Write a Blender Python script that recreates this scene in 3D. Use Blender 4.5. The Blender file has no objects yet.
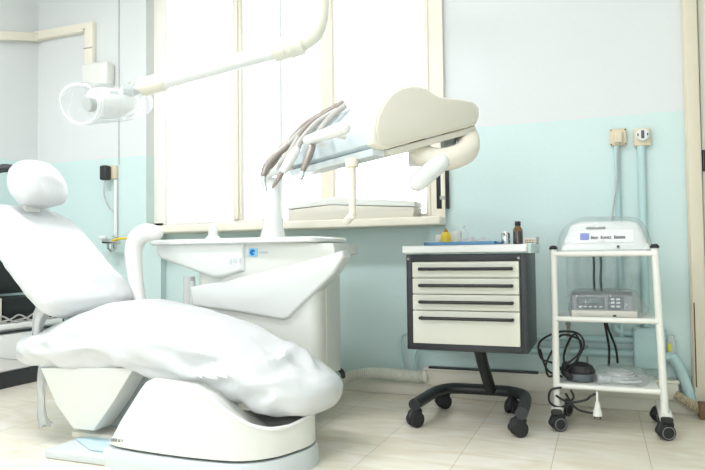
import bpy, bmesh, math, random
from mathutils import Vector, Matrix, noise
random.seed(7)
PI = math.pi
scene = bpy.context.scene
COL = scene.collection

# ------------------------------------------------------------------ camera
F = 638.917
R = Matrix(((0.932, 0.023, 0.361), (0.361, -0.028, -0.932), (-0.012, 0.999, -0.034)))
_q = R.to_quaternion(); _q.normalize(); R = _q.to_matrix()
EYE = Vector((0, 0, 0.75))
cam_data = bpy.data.cameras.new('camera')
cam_data.sensor_width = 36.0
cam_data.lens = F / 705 * 36.0
cam_data.clip_start = 0.02
camera = bpy.data.objects.new('camera', cam_data)
COL.objects.link(camera)
camera.matrix_world = Matrix.Translation(EYE) @ R.to_4x4()
scene.camera = camera

def ray(px, py):
    return R @ Vector(((px - 352.5) / F, -(py - 235) / F, -1.0))
def at(px, py, y):
    r = ray(px, py); return EYE + r * (y / r.y)
def on_plane(px, py, p0, n):
    r = ray(px, py); return EYE + r * ((p0 - EYE).dot(n) / r.dot(n))

# --------------------------------------------------------------- materials
def lin(c):
    c = c / 255.0
    return c / 12.92 if c <= 0.04045 else ((c + 0.055) / 1.055) ** 2.4
def rgb(r, g, b):
    return (lin(r), lin(g), lin(b), 1)
def mat(name, col, rough=0.5, metal=0.0, var=0.04, scale=6.0, bump=0.0, bscale=40.0, coat=0.0, sss=0.0, emit=0.0):
    m = bpy.data.materials.new(name); m.use_nodes = True
    nt = m.node_tree; N = nt.nodes; L = nt.links
    b = N['Principled BSDF']
    tc = N.new('ShaderNodeTexCoord')
    no = N.new('ShaderNodeTexNoise'); no.inputs['Scale'].default_value = scale; no.inputs['Detail'].default_value = 4
    L.new(tc.outputs['Object'], no.inputs['Vector'])
    mx = N.new('ShaderNodeMix'); mx.data_type = 'RGBA'
    mx.inputs['A'].default_value = col
    mx.inputs['B'].default_value = tuple(max(0, c * (1 - var * 2.2)) for c in col[:3]) + (1,)
    L.new(no.outputs['Fac'], mx.inputs['Factor'])
    L.new(mx.outputs['Result'], b.inputs['Base Color'])
    b.inputs['Roughness'].default_value = rough
    b.inputs['Metallic'].default_value = metal
    b.inputs['Coat Weight'].default_value = coat
    if bump:
        n2 = N.new('ShaderNodeTexNoise'); n2.inputs['Scale'].default_value = bscale; n2.inputs['Detail'].default_value = 3
        L.new(tc.outputs['Object'], n2.inputs['Vector'])
        bp = N.new('ShaderNodeBump'); bp.inputs['Strength'].default_value = bump; bp.inputs['Distance'].default_value = 0.01
        L.new(n2.outputs['Fac'], bp.inputs['Height']); L.new(bp.outputs['Normal'], b.inputs['Normal'])
    if emit:
        b.inputs['Emission Color'].default_value = (1, 1, 1, 1); b.inputs['Emission Strength'].default_value = emit
    return m

def film(name, tint=(0.98, 0.985, 0.99, 1), body=0.10, gloss=0.5, scale=14, wrinkle=0.6, rough=0.12):
    """clear plastic film: mostly see-through, with glossy wrinkles and a little milkiness"""
    m = bpy.data.materials.new(name); m.use_nodes = True
    nt = m.node_tree; N = nt.nodes; L = nt.links
    N.remove(N['Principled BSDF']); out = N['Material Output']
    tr = N.new('ShaderNodeBsdfTransparent'); tr.inputs[0].default_value = tint
    gl = N.new('ShaderNodeBsdfGlossy'); gl.inputs['Roughness'].default_value = rough
    df = N.new('ShaderNodeBsdfDiffuse'); df.inputs[0].default_value = (0.85, 0.87, 0.87, 1)
    tc = N.new('ShaderNodeTexCoord')
    no = N.new('ShaderNodeTexNoise'); no.inputs['Scale'].default_value = scale; no.inputs['Detail'].default_value = 5; no.inputs['Distortion'].default_value = 1.5
    L.new(tc.outputs['Object'], no.inputs['Vector'])
    bp = N.new('ShaderNodeBump'); bp.inputs['Strength'].default_value = wrinkle; bp.inputs['Distance'].default_value = 0.02
    L.new(no.outputs['Fac'], bp.inputs['Height'])
    L.new(bp.outputs['Normal'], gl.inputs['Normal'])
    fr = N.new('ShaderNodeLayerWeight'); fr.inputs['Blend'].default_value = 0.25
    L.new(bp.outputs['Normal'], fr.inputs['Normal'])
    mu = N.new('ShaderNodeMath'); mu.operation = 'MULTIPLY'; mu.inputs[1].default_value = gloss
    L.new(fr.outputs['Facing'], mu.inputs[0])
    m1 = N.new('ShaderNodeMixShader'); m1.inputs[0].default_value = body
    L.new(tr.outputs[0], m1.inputs[1]); L.new(df.outputs[0], m1.inputs[2])
    m2 = N.new('ShaderNodeMixShader'); L.new(mu.outputs[0], m2.inputs[0])
    L.new(m1.outputs[0], m2.inputs[1]); L.new(gl.outputs[0], m2.inputs[2])
    L.new(m2.outputs[0], out.inputs['Surface'])
    return m

def two_tone(name, upper, lower, z):
    """painted wall: oil paint dado below a line, distemper above"""
    m = mat(name, upper, 0.6, var=0.02, scale=2.5, bump=0.08, bscale=60)
    nt = m.node_tree; N = nt.nodes; L = nt.links; b = N['Principled BSDF']
    src = b.inputs['Base Color'].links[0].from_socket
    g = N.new('ShaderNodeNewGeometry'); sp = N.new('ShaderNodeSeparateXYZ'); L.new(g.outputs['Position'], sp.inputs[0])
    w = N.new('ShaderNodeTexNoise'); w.inputs['Scale'].default_value = 9; L.new(g.outputs['Position'], w.inputs['Vector'])
    ma = N.new('ShaderNodeMath'); ma.operation = 'MULTIPLY_ADD'; ma.inputs[1].default_value = 0.006
    L.new(w.outputs['Fac'], ma.inputs[0]); L.new(sp.outputs['Z'], ma.inputs[2])
    gt = N.new('ShaderNodeMath'); gt.operation = 'LESS_THAN'; gt.inputs[1].default_value = z + 0.003
    L.new(ma.outputs[0], gt.inputs[0])
    mx = N.new('ShaderNodeMix'); mx.data_type = 'RGBA'; L.new(gt.outputs[0], mx.inputs['Factor'])
    L.new(src, mx.inputs['A']); mx.inputs['B'].default_value = lower
    L.new(mx.outputs['Result'], b.inputs['Base Color'])
    rr = N.new('ShaderNodeMapRange'); rr.inputs['To Min'].default_value = 0.7; rr.inputs['To Max'].default_value = 0.38
    L.new(gt.outputs[0], rr.inputs['Value']); L.new(rr.outputs[0], b.inputs['Roughness'])
    return m

def floor_mat():
    m = bpy.data.materials.new('floor_tiles'); m.use_nodes = True
    nt = m.node_tree; N = nt.nodes; L = nt.links; b = N['Principled BSDF']
    g = N.new('ShaderNodeNewGeometry')
    mp = N.new('ShaderNodeMapping'); mp.inputs['Rotation'].default_value = (0, 0, PI / 2); mp.inputs['Location'].default_value = (0.12, -0.152, 0)
    # rotated so that the long joints run away from the camera
    L.new(g.outputs['Position'], mp.inputs['Vector'])
    br = N.new('ShaderNodeTexBrick')
    br.inputs['Scale'].default_value = 1.0; br.inputs['Brick Width'].default_value = 0.66; br.inputs['Row Height'].default_value = 0.33
    br.inputs['Mortar Size'].default_value = 0.0016; br.inputs['Mortar Smooth'].default_value = 0.3; br.inputs['Bias'].default_value = 0
    br.offset = 0.5
    br.inputs['Color1'].default_value = rgb(244, 240, 230); br.inputs['Color2'].default_value = rgb(240, 234, 221); br.inputs['Mortar'].default_value = rgb(196, 186, 164)
    L.new(mp.outputs[0], br.inputs['Vector'])
    m2 = N.new('ShaderNodeMapping'); m2.inputs['Scale'].default_value = (2.0, 7.0, 1)
    L.new(g.outputs['Position'], m2.inputs['Vector'])
    no = N.new('ShaderNodeTexNoise'); no.inputs['Scale'].default_value = 1.6; no.inputs['Detail'].default_value = 8; no.inputs['Distortion'].default_value = 1.2
    L.new(m2.outputs[0], no.inputs['Vector'])
    cr = N.new('ShaderNodeValToRGB')
    cr.color_ramp.elements[0].position = 0.35; cr.color_ramp.elements[0].color = rgb(232, 223, 205)
    cr.color_ramp.elements[1].position = 0.68; cr.color_ramp.elements[1].color = (1, 1, 1, 1)
    L.new(no.outputs['Fac'], cr.inputs['Fac'])
    mx = N.new('ShaderNodeMix'); mx.data_type = 'RGBA'; mx.blend_type = 'MULTIPLY'; mx.inputs['Factor'].default_value = 0.7
    L.new(br.outputs['Color'], mx.inputs['A']); L.new(cr.outputs['Color'], mx.inputs['B'])
    L.new(mx.outputs['Result'], b.inputs['Base Color'])
    b.inputs['Roughness'].default_value = 0.28
    bp = N.new('ShaderNodeBump'); bp.inputs['Strength'].default_value = 0.15; bp.inputs['Distance'].default_value = 0.003; bp.invert = True
    L.new(br.outputs['Fac'], bp.inputs['Height']); L.new(bp.outputs['Normal'], b.inputs['Normal'])
    return m

UPPER = rgb(220, 223, 223); TEAL = rgb(203, 223, 221)
M = dict(
    wall=two_tone('wall_paint', UPPER, TEAL, 1.43),
    floor=floor_mat(),
    ceiling=mat('ceiling_paint', rgb(238, 238, 232), 0.8),
    cream=mat('cream_paint', rgb(238, 232, 216), 0.4, var=0.03),
    casing=mat('casing_paint', rgb(222, 213, 192), 0.45, var=0.05, scale=3),
    doorleaf=mat('door_leaf_paint', rgb(214, 212, 196), 0.5, var=0.04, scale=3),
    teal=mat('teal_shade_on_white', TEAL, 0.35, var=0.03),  # shade colour for the side of the white cabinet top
    pipe=mat('teal_painted_pipe', rgb(190, 218, 218), 0.35, var=0.05),
    skirting=mat('skirting_paint', rgb(232, 227, 212), 0.45, var=0.04, scale=4),
    white=mat('white_enamel', rgb(230, 232, 230), 0.25, var=0.01, coat=0.3),
    shell=mat('ivory_shell_plastic', rgb(226, 227, 221), 0.3, var=0.01, coat=0.2),
    duct=mat('dusty_beige_duct', rgb(186, 172, 146), 0.6, var=0.05),
    lampcream=mat('lamp_arm_cream_plastic', rgb(226, 223, 208), 0.4, var=0.01),
    plate=mat('grey_blue_plate', rgb(206, 212, 212), 0.35, var=0.02),
    beige=mat('beige_plastic', rgb(228, 222, 208), 0.4, var=0.015),
    beige2=mat('warm_grey_plastic', rgb(218, 213, 200), 0.4, var=0.015),
    wrap=mat('film_wrapped_plastic', rgb(208, 220, 224), 0.2, var=0.05, scale=12, bump=0.25, bscale=12, coat=0.6),
    pale=mat('pale_grey_plastic', rgb(206, 214, 216), 0.3, var=0.02, coat=0.3),
    sheet=mat('plastic_sheet_cover', rgb(211, 213, 214), 0.34, var=0.015, scale=20, bump=0.35, bscale=16, coat=0.15),
    vinyl=mat('white_vinyl', rgb(240, 240, 236), 0.35, var=0.01),
    dark=mat('dark_grey_metal', rgb(40, 43, 46), 0.4, var=0.08),
    black=mat('black_plastic', rgb(24, 25, 26), 0.4, var=0.1),
    rubber=mat('black_rubber', rgb(34, 34, 36), 0.55, var=0.1),
    wheelgrey=mat('grey_wheel_tread', rgb(120, 120, 122), 0.5),
    drawer=mat('ivory_drawer_front', rgb(220, 219, 206), 0.35, var=0.015),
    trolley=mat('cream_white_tube', rgb(234, 233, 225), 0.3, var=0.02, coat=0.3),
    melamine=mat('white_melamine', rgb(238, 238, 236), 0.35, var=0.01),
    chrome=mat('chrome', rgb(205, 207, 208), 0.18, metal=1.0, var=0.02),
    steel=mat('grey_anodised_handpiece', rgb(158, 150, 144), 0.32, metal=0.55, var=0.04),
    hose_grey=mat('grey_hose', rgb(176, 174, 168), 0.45, var=0.03),
    hose_white=mat('ivory_corrugated_hose', rgb(228, 228, 216), 0.5, var=0.03),
    blue=mat('blue_tray_plastic', rgb(98, 152, 198), 0.35, var=0.03),
    bluefilm=mat('pale_blue_sheet', rgb(196, 222, 232), 0.4, var=0.05, bump=0.3, bscale=15),
    yellow=mat('yellow_plastic', rgb(240, 206, 62), 0.4, var=0.03),
    amber=mat('brown_glass', rgb(52, 22, 18), 0.1, var=0.1, coat=0.8),
    ambertop=mat('pale_amber_glass', rgb(120, 88, 46), 0.12, var=0.1, coat=0.8),
    paper=mat('white_paper', rgb(238, 236, 228), 0.7, var=0.02),
    gold=mat('gold_label', rgb(178, 132, 50), 0.5, var=0.06),
    brown=mat('brown_print', rgb(92, 60, 30), 0.6),
    logo_blue=mat('bright_blue_print', rgb(20, 120, 200), 0.4),
    logo_pale=mat('pale_blue_print', rgb(150, 215, 245), 0.4),
    print_grey=mat('grey_print', rgb(150, 152, 150), 0.5),
    print_dark=mat('dark_print', rgb(84, 84, 88), 0.5),
    lilac=mat('lilac_blue_print', rgb(120, 138, 205), 0.5),
    devgrey=mat('mid_grey_device_plastic', rgb(138, 144, 146), 0.45),
    devdark=mat('dark_grey_device_plastic', rgb(92, 98, 102), 0.4),
    lcd=mat('grey_green_display', rgb(104, 116, 114), 0.6),
    socket=mat('aged_cream_plastic', rgb(222, 208, 182), 0.4, var=0.03),
    sash=mat('window_white_paint', rgb(244, 241, 232), 0.4, var=0.02),
    sashpink=mat('window_cream_paint', rgb(240, 230, 212), 0.4, var=0.02),
    lampdisc=mat('lamp_grey_disc', rgb(186, 190, 188), 0.4),
    cable=mat('black_cable', rgb(22, 22, 24), 0.5),
    greycable=mat('pale_grey_cable', rgb(190, 192, 192), 0.5),
    tape=mat('yellow_green_label', rgb(226, 222, 60), 0.5),
    darkwood=mat('brown_dusty_board', rgb(122, 96, 70), 0.7, var=0.15),
    film=film('clear_plastic_film'),
    milky=film('milky_plastic_film', body=0.42, gloss=0.35),
    clear=film('thin_clear_film', body=0.06, gloss=0.5, scale=10, wrinkle=0.9),
    fixture=mat('lamp_diffuser', rgb(250, 250, 250), 0.5, emit=4.0),
)
def glass_pane():
    m = bpy.data.materials.new('window_glass'); m.use_nodes = True
    nt = m.node_tree; N = nt.nodes; L = nt.links; N.remove(N['Principled BSDF'])
    tr = N.new('ShaderNodeBsdfTransparent'); tr.inputs[0].default_value = (0.96, 0.98, 0.98, 1)
    gl = N.new('ShaderNodeBsdfGlossy'); gl.inputs['Roughness'].default_value = 0.02
    lw = N.new('ShaderNodeFresnel'); lw.inputs['IOR'].default_value = 1.4
    mx = N.new('ShaderNodeMixShader'); L.new(lw.outputs[0], mx.inputs[0]); L.new(tr.outputs[0], mx.inputs[1]); L.new(gl.outputs[0], mx.inputs[2])
    L.new(mx.outputs[0], N['Material Output'].inputs['Surface'])
    return m
M['glass'] = glass_pane()

# ---------------------------------------------------------- mesh utilities
def merge(bm, t, mtx=None):
    if mtx is not None: bmesh.ops.transform(t, matrix=mtx, verts=t.verts)
    me = bpy.data.meshes.new('tmp'); t.to_mesh(me); t.free(); bm.from_mesh(me); bpy.data.meshes.remove(me)
    return bm
def frame_mtx(o, x, y, z):
    m = Matrix((x, y, z)).transposed().to_4x4(); m.translation = o; return m
def box(bm, lo, hi, bev=0.0, seg=2, mtx=None):
    t = bmesh.new(); bmesh.ops.create_cube(t, size=1)
    lo, hi = Vector(lo), Vector(hi)
    s = hi - lo; c = (lo + hi) / 2
    for v in t.verts: v.co = Vector((v.co.x * s.x + c.x, v.co.y * s.y + c.y, v.co.z * s.z + c.z))
    if bev: bmesh.ops.bevel(t, geom=t.edges[:], offset=min(bev, min(s) * 0.49), segments=seg, affect='EDGES', profile=0.5)
    return merge(bm, t, mtx)
def prism(bm, pts, direction, bev=0.0, seg=2, mtx=None):
    """pts: planar loop of 3D points, swept along direction"""
    t = bmesh.new(); d = Vector(direction)
    a = [t.verts.new(Vector(p)) for p in pts]; b = [t.verts.new(Vector(p) + d) for p in pts]
    n = len(pts)
    t.faces.new(a); t.faces.new(b[::-1])
    for i in range(n): t.faces.new((a[i], b[i], b[(i + 1) % n], a[(i + 1) % n]))
    bmesh.ops.recalc_face_normals(t, faces=t.faces[:])
    if bev:
        rim = [e for e in t.edges if (e.verts[0] in a) == (e.verts[1] in a)]
        bmesh.ops.bevel(t, geom=rim, offset=bev, segments=seg, affect='EDGES', profile=0.5)
    return merge(bm, t, mtx)
def loft(bm, rings, cap=True, closed=True):
    t = bmesh.new()
    V = [[t.verts.new(Vector(p)) for p in r] for r in rings]
    n = len(V[0])
    for i in range(len(V) - 1):
        for j in range(n if closed else n - 1):
            t.faces.new((V[i][j], V[i][(j + 1) % n], V[i + 1][(j + 1) % n], V[i + 1][j]))
    if cap and closed:
        t.faces.new(V[0][::-1]); t.faces.new(V[-1])
    bmesh.ops.recalc_face_normals(t, faces=t.faces[:])
    return merge(bm, t)
def ring(c, a, b, ha, hb, n=24, e=2.0):
    """superellipse ring around c"""
    out = []
    for k in range(n):
        th = 2 * PI * k / n; cs, sn = math.cos(th), math.sin(th)
        out.append(c + a * (ha * math.copysign(abs(cs) ** (2 / e), cs)) + b * (hb * math.copysign(abs(sn) ** (2 / e), sn)))
    return out
def smooth_path(P, sub=6):
    P = [Vector(p) for p in P]; out = []
    for i in range(len(P) - 1):
        p0 = P[max(i - 1, 0)]; p1 = P[i]; p2 = P[i + 1]; p3 = P[min(i + 2, len(P) - 1)]
        for k in range(sub):
            t = k / sub
            out.append(0.5 * ((2 * p1) + (p2 - p0) * t + (2 * p0 - 5 * p1 + 4 * p2 - p3) * t * t + (3 * p1 - p0 - 3 * p2 + p3) * t ** 3))
    out.append(P[-1]); return out
def tube(bm, P, r, n=12, cap=True, round_end=False):
    P = [Vector(p) for p in P]
    rs = r if isinstance(r, (list, tuple)) else [r] * len(P)
    if len(rs) != len(P):
        rs = [rs[min(int(i / (len(P) - 1) * (len(rs) - 1)), len(rs) - 2)] * (1 - (i / (len(P) - 1) * (len(rs) - 1)) % 1 if i < len(P) - 1 else 0)
              + rs[min(int(i / (len(P) - 1) * (len(rs) - 1)), len(rs) - 2) + 1] * ((i / (len(P) - 1) * (len(rs) - 1)) % 1 if i < len(P) - 1 else 1) for i in range(len(P))]
    if round_end:
        d0 = (P[0] - P[1]).normalized(); d1 = (P[-1] - P[-2]).normalized(); r0, r1 = rs[0], rs[-1]
        P = [P[0] + d0 * r0 * math.sin(a) for a in (1.5, 1.1, 0.6)] + P + [P[-1] + d1 * r1 * math.sin(a) for a in (0.6, 1.1, 1.5)]
        rs = [r0 * math.cos(a) for a in (1.5, 1.1, 0.6)] + list(rs) + [r1 * math.cos(a) for a in (0.6, 1.1, 1.5)]
    T = [(P[min(i + 1, len(P) - 1)] - P[max(i - 1, 0)]).normalized() for i in range(len(P))]
    up = Vector((0, 0, 1)) if abs(T[0].z) < 0.9 else Vector((1, 0, 0))
    a = T[0].cross(up).normalized(); rings = []
    for i, p in enumerate(P):
        a = (a - T[i] * a.dot(T[i])).normalized(); b = T[i].cross(a)
        rings.append(ring(p, a, b, rs[i], rs[i], n))
    return loft(bm, rings, cap)
def lathe(bm, c, prof, n=24, axis=(0, 0, 1)):
    """prof: (radius, height) pairs along axis from c"""
    z = Vector(axis).normalized(); up = Vector((1, 0, 0)) if abs(z.x) < 0.9 else Vector((0, 1, 0))
    a = z.cross(up).normalized(); b = z.cross(a); c = Vector(c)
    return loft(bm, [ring(c + z * h, a, b, max(r, 1e-4), max(r, 1e-4), n) for r, h in prof])
def cyl(bm, p, q, r, n=20, bev=0.0):
    p, q = Vector(p), Vector(q); L = (q - p).length
    pr = [(r, 0), (r, L)] if not bev else [(r - bev, 0), (r, bev), (r, L - bev), (r - bev, L)]
    return lathe(bm, p, pr, n, q - p)
def crumple(bm, amp, freq, seed=0.0, keep=None):
    bm.normal_update()
    mv = []
    for v in bm.verts:
        p = v.co * freq + Vector((seed, seed * 1.7, seed * 0.3))
        d = noise.noise(p) + 0.5 * noise.noise(p * 2.3) + 0.25 * (1 - 2 * abs(noise.noise(p * 4.1)))
        w = keep(v.co) if keep else 1.0
        mv.append((v, v.normal * d * amp * w))
    for v, d in mv: v.co += d
    return bm

WL = {}
def obj(name, bm, m, parent=None, local=False, sharp=35):
    if parent is not None and not local:
        off = WL[parent.as_pointer()]
        bmesh.ops.translate(bm, vec=-off, verts=bm.verts)
    base = None
    if parent is None:
        xs = [v.co for v in bm.verts]
        lo = Vector((min(c.x for c in xs), min(c.y for c in xs), min(c.z for c in xs))); hi = Vector((max(c.x for c in xs), max(c.y for c in xs), max(c.z for c in xs)))
        base = Vector(((lo.x + hi.x) / 2, (lo.y + hi.y) / 2, lo.z))
        bmesh.ops.translate(bm, vec=-base, verts=bm.verts)
    me = bpy.data.meshes.new(name); bm.to_mesh(me); bm.free()
    for p in me.polygons: p.use_smooth = True
    me.set_sharp_from_angle(angle=math.radians(sharp))
    me.materials.append(m)
    o = bpy.data.objects.new(name, me); COL.objects.link(o)
    if parent is not None:
        o.parent = parent; WL[o.as_pointer()] = WL[parent.as_pointer()].copy()
    else:
        o.location = base; WL[o.as_pointer()] = base
    return o
def tag(o, label, cat, group=None):
    o['label'] = label; o['category'] = cat
    if group: o['group'] = group
    return o
def thing(name, loc, label, cat, group=None):
    o = bpy.data.objects.new(name, None); o.empty_display_size = 0.05; COL.objects.link(o)
    o.location = Vector(loc); WL[o.as_pointer()] = Vector(loc)
    return tag(o, label, cat, group)
def struct(name, bm, m, parent=None):
    o = obj(name, bm, m, parent)
    if parent is None: o['kind'] = 'structure'
    return o
def dup(root, loc):
    r = root.copy(); COL.objects.link(r); r.location = loc
    for ch in list(root.children):
        c = ch.copy(); COL.objects.link(c); c.parent = r
        for g in ch.children:
            d = g.copy(); COL.objects.link(d); d.parent = c
    return r
B = bmesh.new
V = Vector
X0, X1, Y0, W, H = -3.69, 1.7, -2.4, 3.39, 2.95

# ================================================================= setting
b = B(); box(b, (X0 - .2, Y0 - .2, -0.1), (X1 + .2, W + .3, 0)); struct('floor', b, M['floor'])
b = B(); box(b, (X0 - .2, Y0 - .2, H), (X1 + .2, W + .3, H + 0.1)); struct('ceiling', b, M['ceiling'])
WX0, WX1, WZ0, WZ1 = -2.75, -0.80, 0.93, 2.72
b = B()
box(b, (X0 - .2, W, 0), (WX0, W + .3, H)); box(b, (WX1, W, 0), (X1 + .2, W + .3, H))
box(b, (WX0, W, WZ1), (WX1, W + .3, H))
box(b, (WX0, W + .055, 0), (WX1, W + .3, WZ0))                # shallow niche under the sill
box(b, (WX0, W, 0), (-2.635, W + .06, WZ0)); box(b, (-0.865, W, 0), (WX1, W + .06, WZ0))
struct('wall_back', b, M['wall'])
LY0, LY1 = -1.5, 0.9                                            # second window, in the left-hand wall near the camera
b = B()
box(b, (X0 - .2, Y0, 0), (X0, LY0, H)); box(b, (X0 - .2, LY1, 0), (X0, W, H))
box(b, (X0 - .2, LY0, 0), (X0, LY1, 0.9)); box(b, (X0 - .2, LY0, 2.7), (X0, LY1, H))
struct('wall_left', b, M['wall'])
b = B(); box(b, (X1, Y0, 0), (X1 + .2, W, H)); struct('wall_right', b, M['wall'])
RX0, RX1, RZ0, RZ1 = -2.7, 0.5, 0.35, 2.5                     # unseen window, added behind the camera as low frontal fill
b = B(); box(b, (X0 - .2, Y0 - .2, 0), (RX0, Y0, H)); box(b, (RX1, Y0 - .2, 0), (X1 + .2, Y0, H)); box(b, (RX0, Y0 - .2, 0), (RX1, Y0, RZ0)); box(b, (RX0, Y0 - .2, RZ1), (RX1, Y0, H))
struct('wall_front', b, M['wall'])
b = B()
for x0 in (RX0, -1.66, -.6, RX1 - .07): box(b, (x0, Y0 - .12, RZ0), (x0 + .07, Y0 - .05, RZ1), .005)
box(b, (RX0, Y0 - .12, RZ0), (RX1, Y0 - .05, RZ0 + .06), .005); box(b, (RX0, Y0 - .12, RZ1 - .06), (RX1, Y0 - .05, RZ1), .005)
fill_win = struct('fill_window', b, M['sash'])
for x0, x1 in ((RX0 + .06, -1.655), (-1.595, -.595), (-.535, RX1 - .06)):
    b = B(); box(b, (x0, Y0 - .09, RZ0 + .05), (x1, Y0 - .084, RZ1 - .05)); obj('pane', b, M['glass'], fill_win)

# window in the back wall
FY = W + 0.075
b = B()
for x0, x1 in ((WX0, -2.655), (-0.885, WX1)): box(b, (x0, FY, WZ0), (x1, FY + .07, WZ1), 0.004)
box(b, (WX0, FY, WZ0), (WX1, FY + .07, WZ0 + .06), 0.004); box(b, (WX0, FY, WZ1 - .08), (WX1, FY + .07, WZ1), 0.004)
box(b, (-2.668, FY - .012, WZ0), (-2.648, FY + .02, WZ1), 0.004); box(b, (-0.895, FY - .012, WZ0), (-0.872, FY + .02, WZ1), 0.004)
win = struct('window_1', b, M['sash'])
b = B(); box(b, (-2.145, FY, WZ0 + .06), (-2.08, FY + .06, WZ1 - .08), 0.006); box(b, (-2.128, FY - .014, WZ0 + .06), (-2.097, FY, WZ1 - .08), 0.004)
obj('mullion', b, M['cream'], win)
b = B(); box(b, (-1.535, FY - .01, WZ0 + .06), (-1.452, FY + .06, WZ1 - .08), 0.006)
obj('mullion', b, M['sashpink'], win)
for xa, xb in ((-2.655, -2.14), (-2.085, -1.53), (-1.455, -0.885)):
    b = B(); box(b, (xa, FY + .03, WZ0 + .05), (xb, FY + .036, WZ1 - .07)); obj('pane', b, M['glass'], win)
b = B(); box(b, (-0.865, W - .022, 0.95), (-0.77, W - .002, WZ1 + .08), 0.006); box(b, (-0.865, W - .03, 0.95), (-0.847, W - .02, WZ1 + .08), 0.004); box(b, (-0.785, W - .03, 0.95), (-0.765, W - .02, WZ1 + .08), 0.004)
obj('casing', b, M['cream'], win)
# sill
b = B(); box(b, (-2.632, 3.245, 0.912), (-0.768, FY + .01, 0.958), 0.008, 3)
box(b, (WX0 + .002, W + .002, 0.925), (WX1 - .002, FY + .01, 0.958), .003)
sill = struct('trim_1', b, M['cream'])
# second window (left wall)
b = B()
for y0, y1 in ((LY0, LY0 + .07), (-0.34, -0.26), (LY1 - .07, LY1)): box(b, (X0 - .12, y0, .9), (X0 - .05, y1, 2.7), .005)
box(b, (X0 - .12, LY0, .9), (X0 - .05, LY1, .97), .005); box(b, (X0 - .12, LY0, 2.63), (X0 - .05, LY1, 2.7), .005)
win2 = struct('window_2', b, M['sash'])
for y0, y1 in ((LY0 + .07, -.34), (-.26, LY1 - .07)):
    b = B(); box(b, (X0 - .09, y0, .96), (X0 - .084, y1, 2.64)); obj('pane', b, M['glass'], win2)

# baseboard, two-tier: plinth along the wall and a cable trunking box on it
b = B(); box(b, (-2.66, 3.355, 0), (0.42, W + .0, 0.066), 0.004); box(b, (-0.86, 3.365, 0), (.42, W, 0.085), 0.004)
struct('baseboard_back', b, M['skirting'])
b = B(); box(b, (X0, 2.0, 0), (X0 + .02, W, 0.08), 0.004); struct('baseboard_left', b, M['skirting'])
b = B(); box(b, (-0.885, 3.325, 0.067), (0.325, 3.36, 0.148), 0.004); box(b, (-0.885, 3.315, 0.145), (0.33, 3.389, 0.158), 0.003)
tr = thing('cable_trunking', (-0.28, 3.35, 0.067), 'long cream skirting duct along the wall behind the two trolleys', 'cable duct')
obj('duct_body', b, M['skirting'], tr)
b = B(); box(b, (-0.86, 3.312, 0.156), (-0.30, 3.35, 0.166), 0.002); obj('open_slot', b, M['dark'], tr)

# door with casing on the right
b = B(); box(b, (0.392, 3.345, 0), (0.452, 3.389, 2.2), 0.008, 3); box(b, (0.388, 3.362, 0), (0.40, 3.389, 2.2), 0.003); box(b, (.392, 3.345, 2.14), (1.4, 3.389, 2.2), .008)
dr = struct('door_1', b, M['casing'])
b = B(); box(b, (0.456, 3.37, 0.01), (1.34, 3.389, 2.14), 0.003); obj('door_leaf', b, M['doorleaf'], dr)
b = B(); cyl(b, (0.462, 3.36, 1.13), (0.462, 3.36, 1.23), 0.008, 10, 0.002); obj('hinge', b, M['dark'], dr)
b = B(); box(b, (0.399, 3.343, 0.13), (0.404, 3.346, 0.52)); obj('open_joint', b, M['brown'], dr)

# ========================================================== things on walls
# corrugated waste hose along the wall under the window
def corrugated(bm, P, r, pitch=0.012, amp=0.12, n=16):
    pts = smooth_path(P, 8); L = [0]
    for i in range(1, len(pts)): L.append(L[-1] + (pts[i] - pts[i - 1]).length)
    out = []; k = 0; s = 0.0; step = pitch / 4
    while s < L[-1]:
        while k < len(L) - 2 and L[k + 1] < s: k += 1
        t = (s - L[k]) / max(L[k + 1] - L[k], 1e-9); out.append(pts[k].lerp(pts[k + 1], t)); s += step
    rs = [r * (1 + amp * math.sin(i * PI / 2)) for i in range(len(out))]
    return tube(bm, out, rs, n)
b = B(); corrugated(b, [(-1.30, 3.0, 0.05), (-1.335, 3.18, 0.06), (-1.28, 3.28, 0.10), (-1.15, 3.315, 0.115), (-1.0, 3.315, 0.112), (-0.9, 3.32, 0.11), (-0.886, 3.325, 0.11)], 0.03)
tag(obj('corrugated_hose', b, M['hose_white']), 'ivory corrugated waste hose running along the skirting beside the dental unit', 'hose')
b = B(); tube(b, smooth_path([(-1.24, 2.93, .215), (-1.235, 3.02, .17), (-1.26, 3.1, .13)], 5), .012); tag(obj('drain_hose', b, M['cable']), 'short black drain hose at the foot of the dental unit', 'hose')
# small pale loop pipes left of the drawer trolley
for i, (pp, lab) in enumerate(((((403, 366), (400, 350), (401, 338), (409, 333)), 'pale bent pipe on the wall nearest the dental unit, beside the drawer trolley'),
                               (((415, 366), (414, 356), (419, 349), (430, 349)), 'pale bent pipe on the wall partly behind the drawer trolley'))):
    b = B(); P = [at(x, y, 3.372) for x, y in pp] + [at(pp[-1][0] + 40, pp[-1][1], 3.372)]
    P[0].z = 0.15
    tube(b, smooth_path(P, 5), 0.009, 10); tag(obj('bent_pipe', b, M['pipe']), lab, 'pipe')

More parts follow.
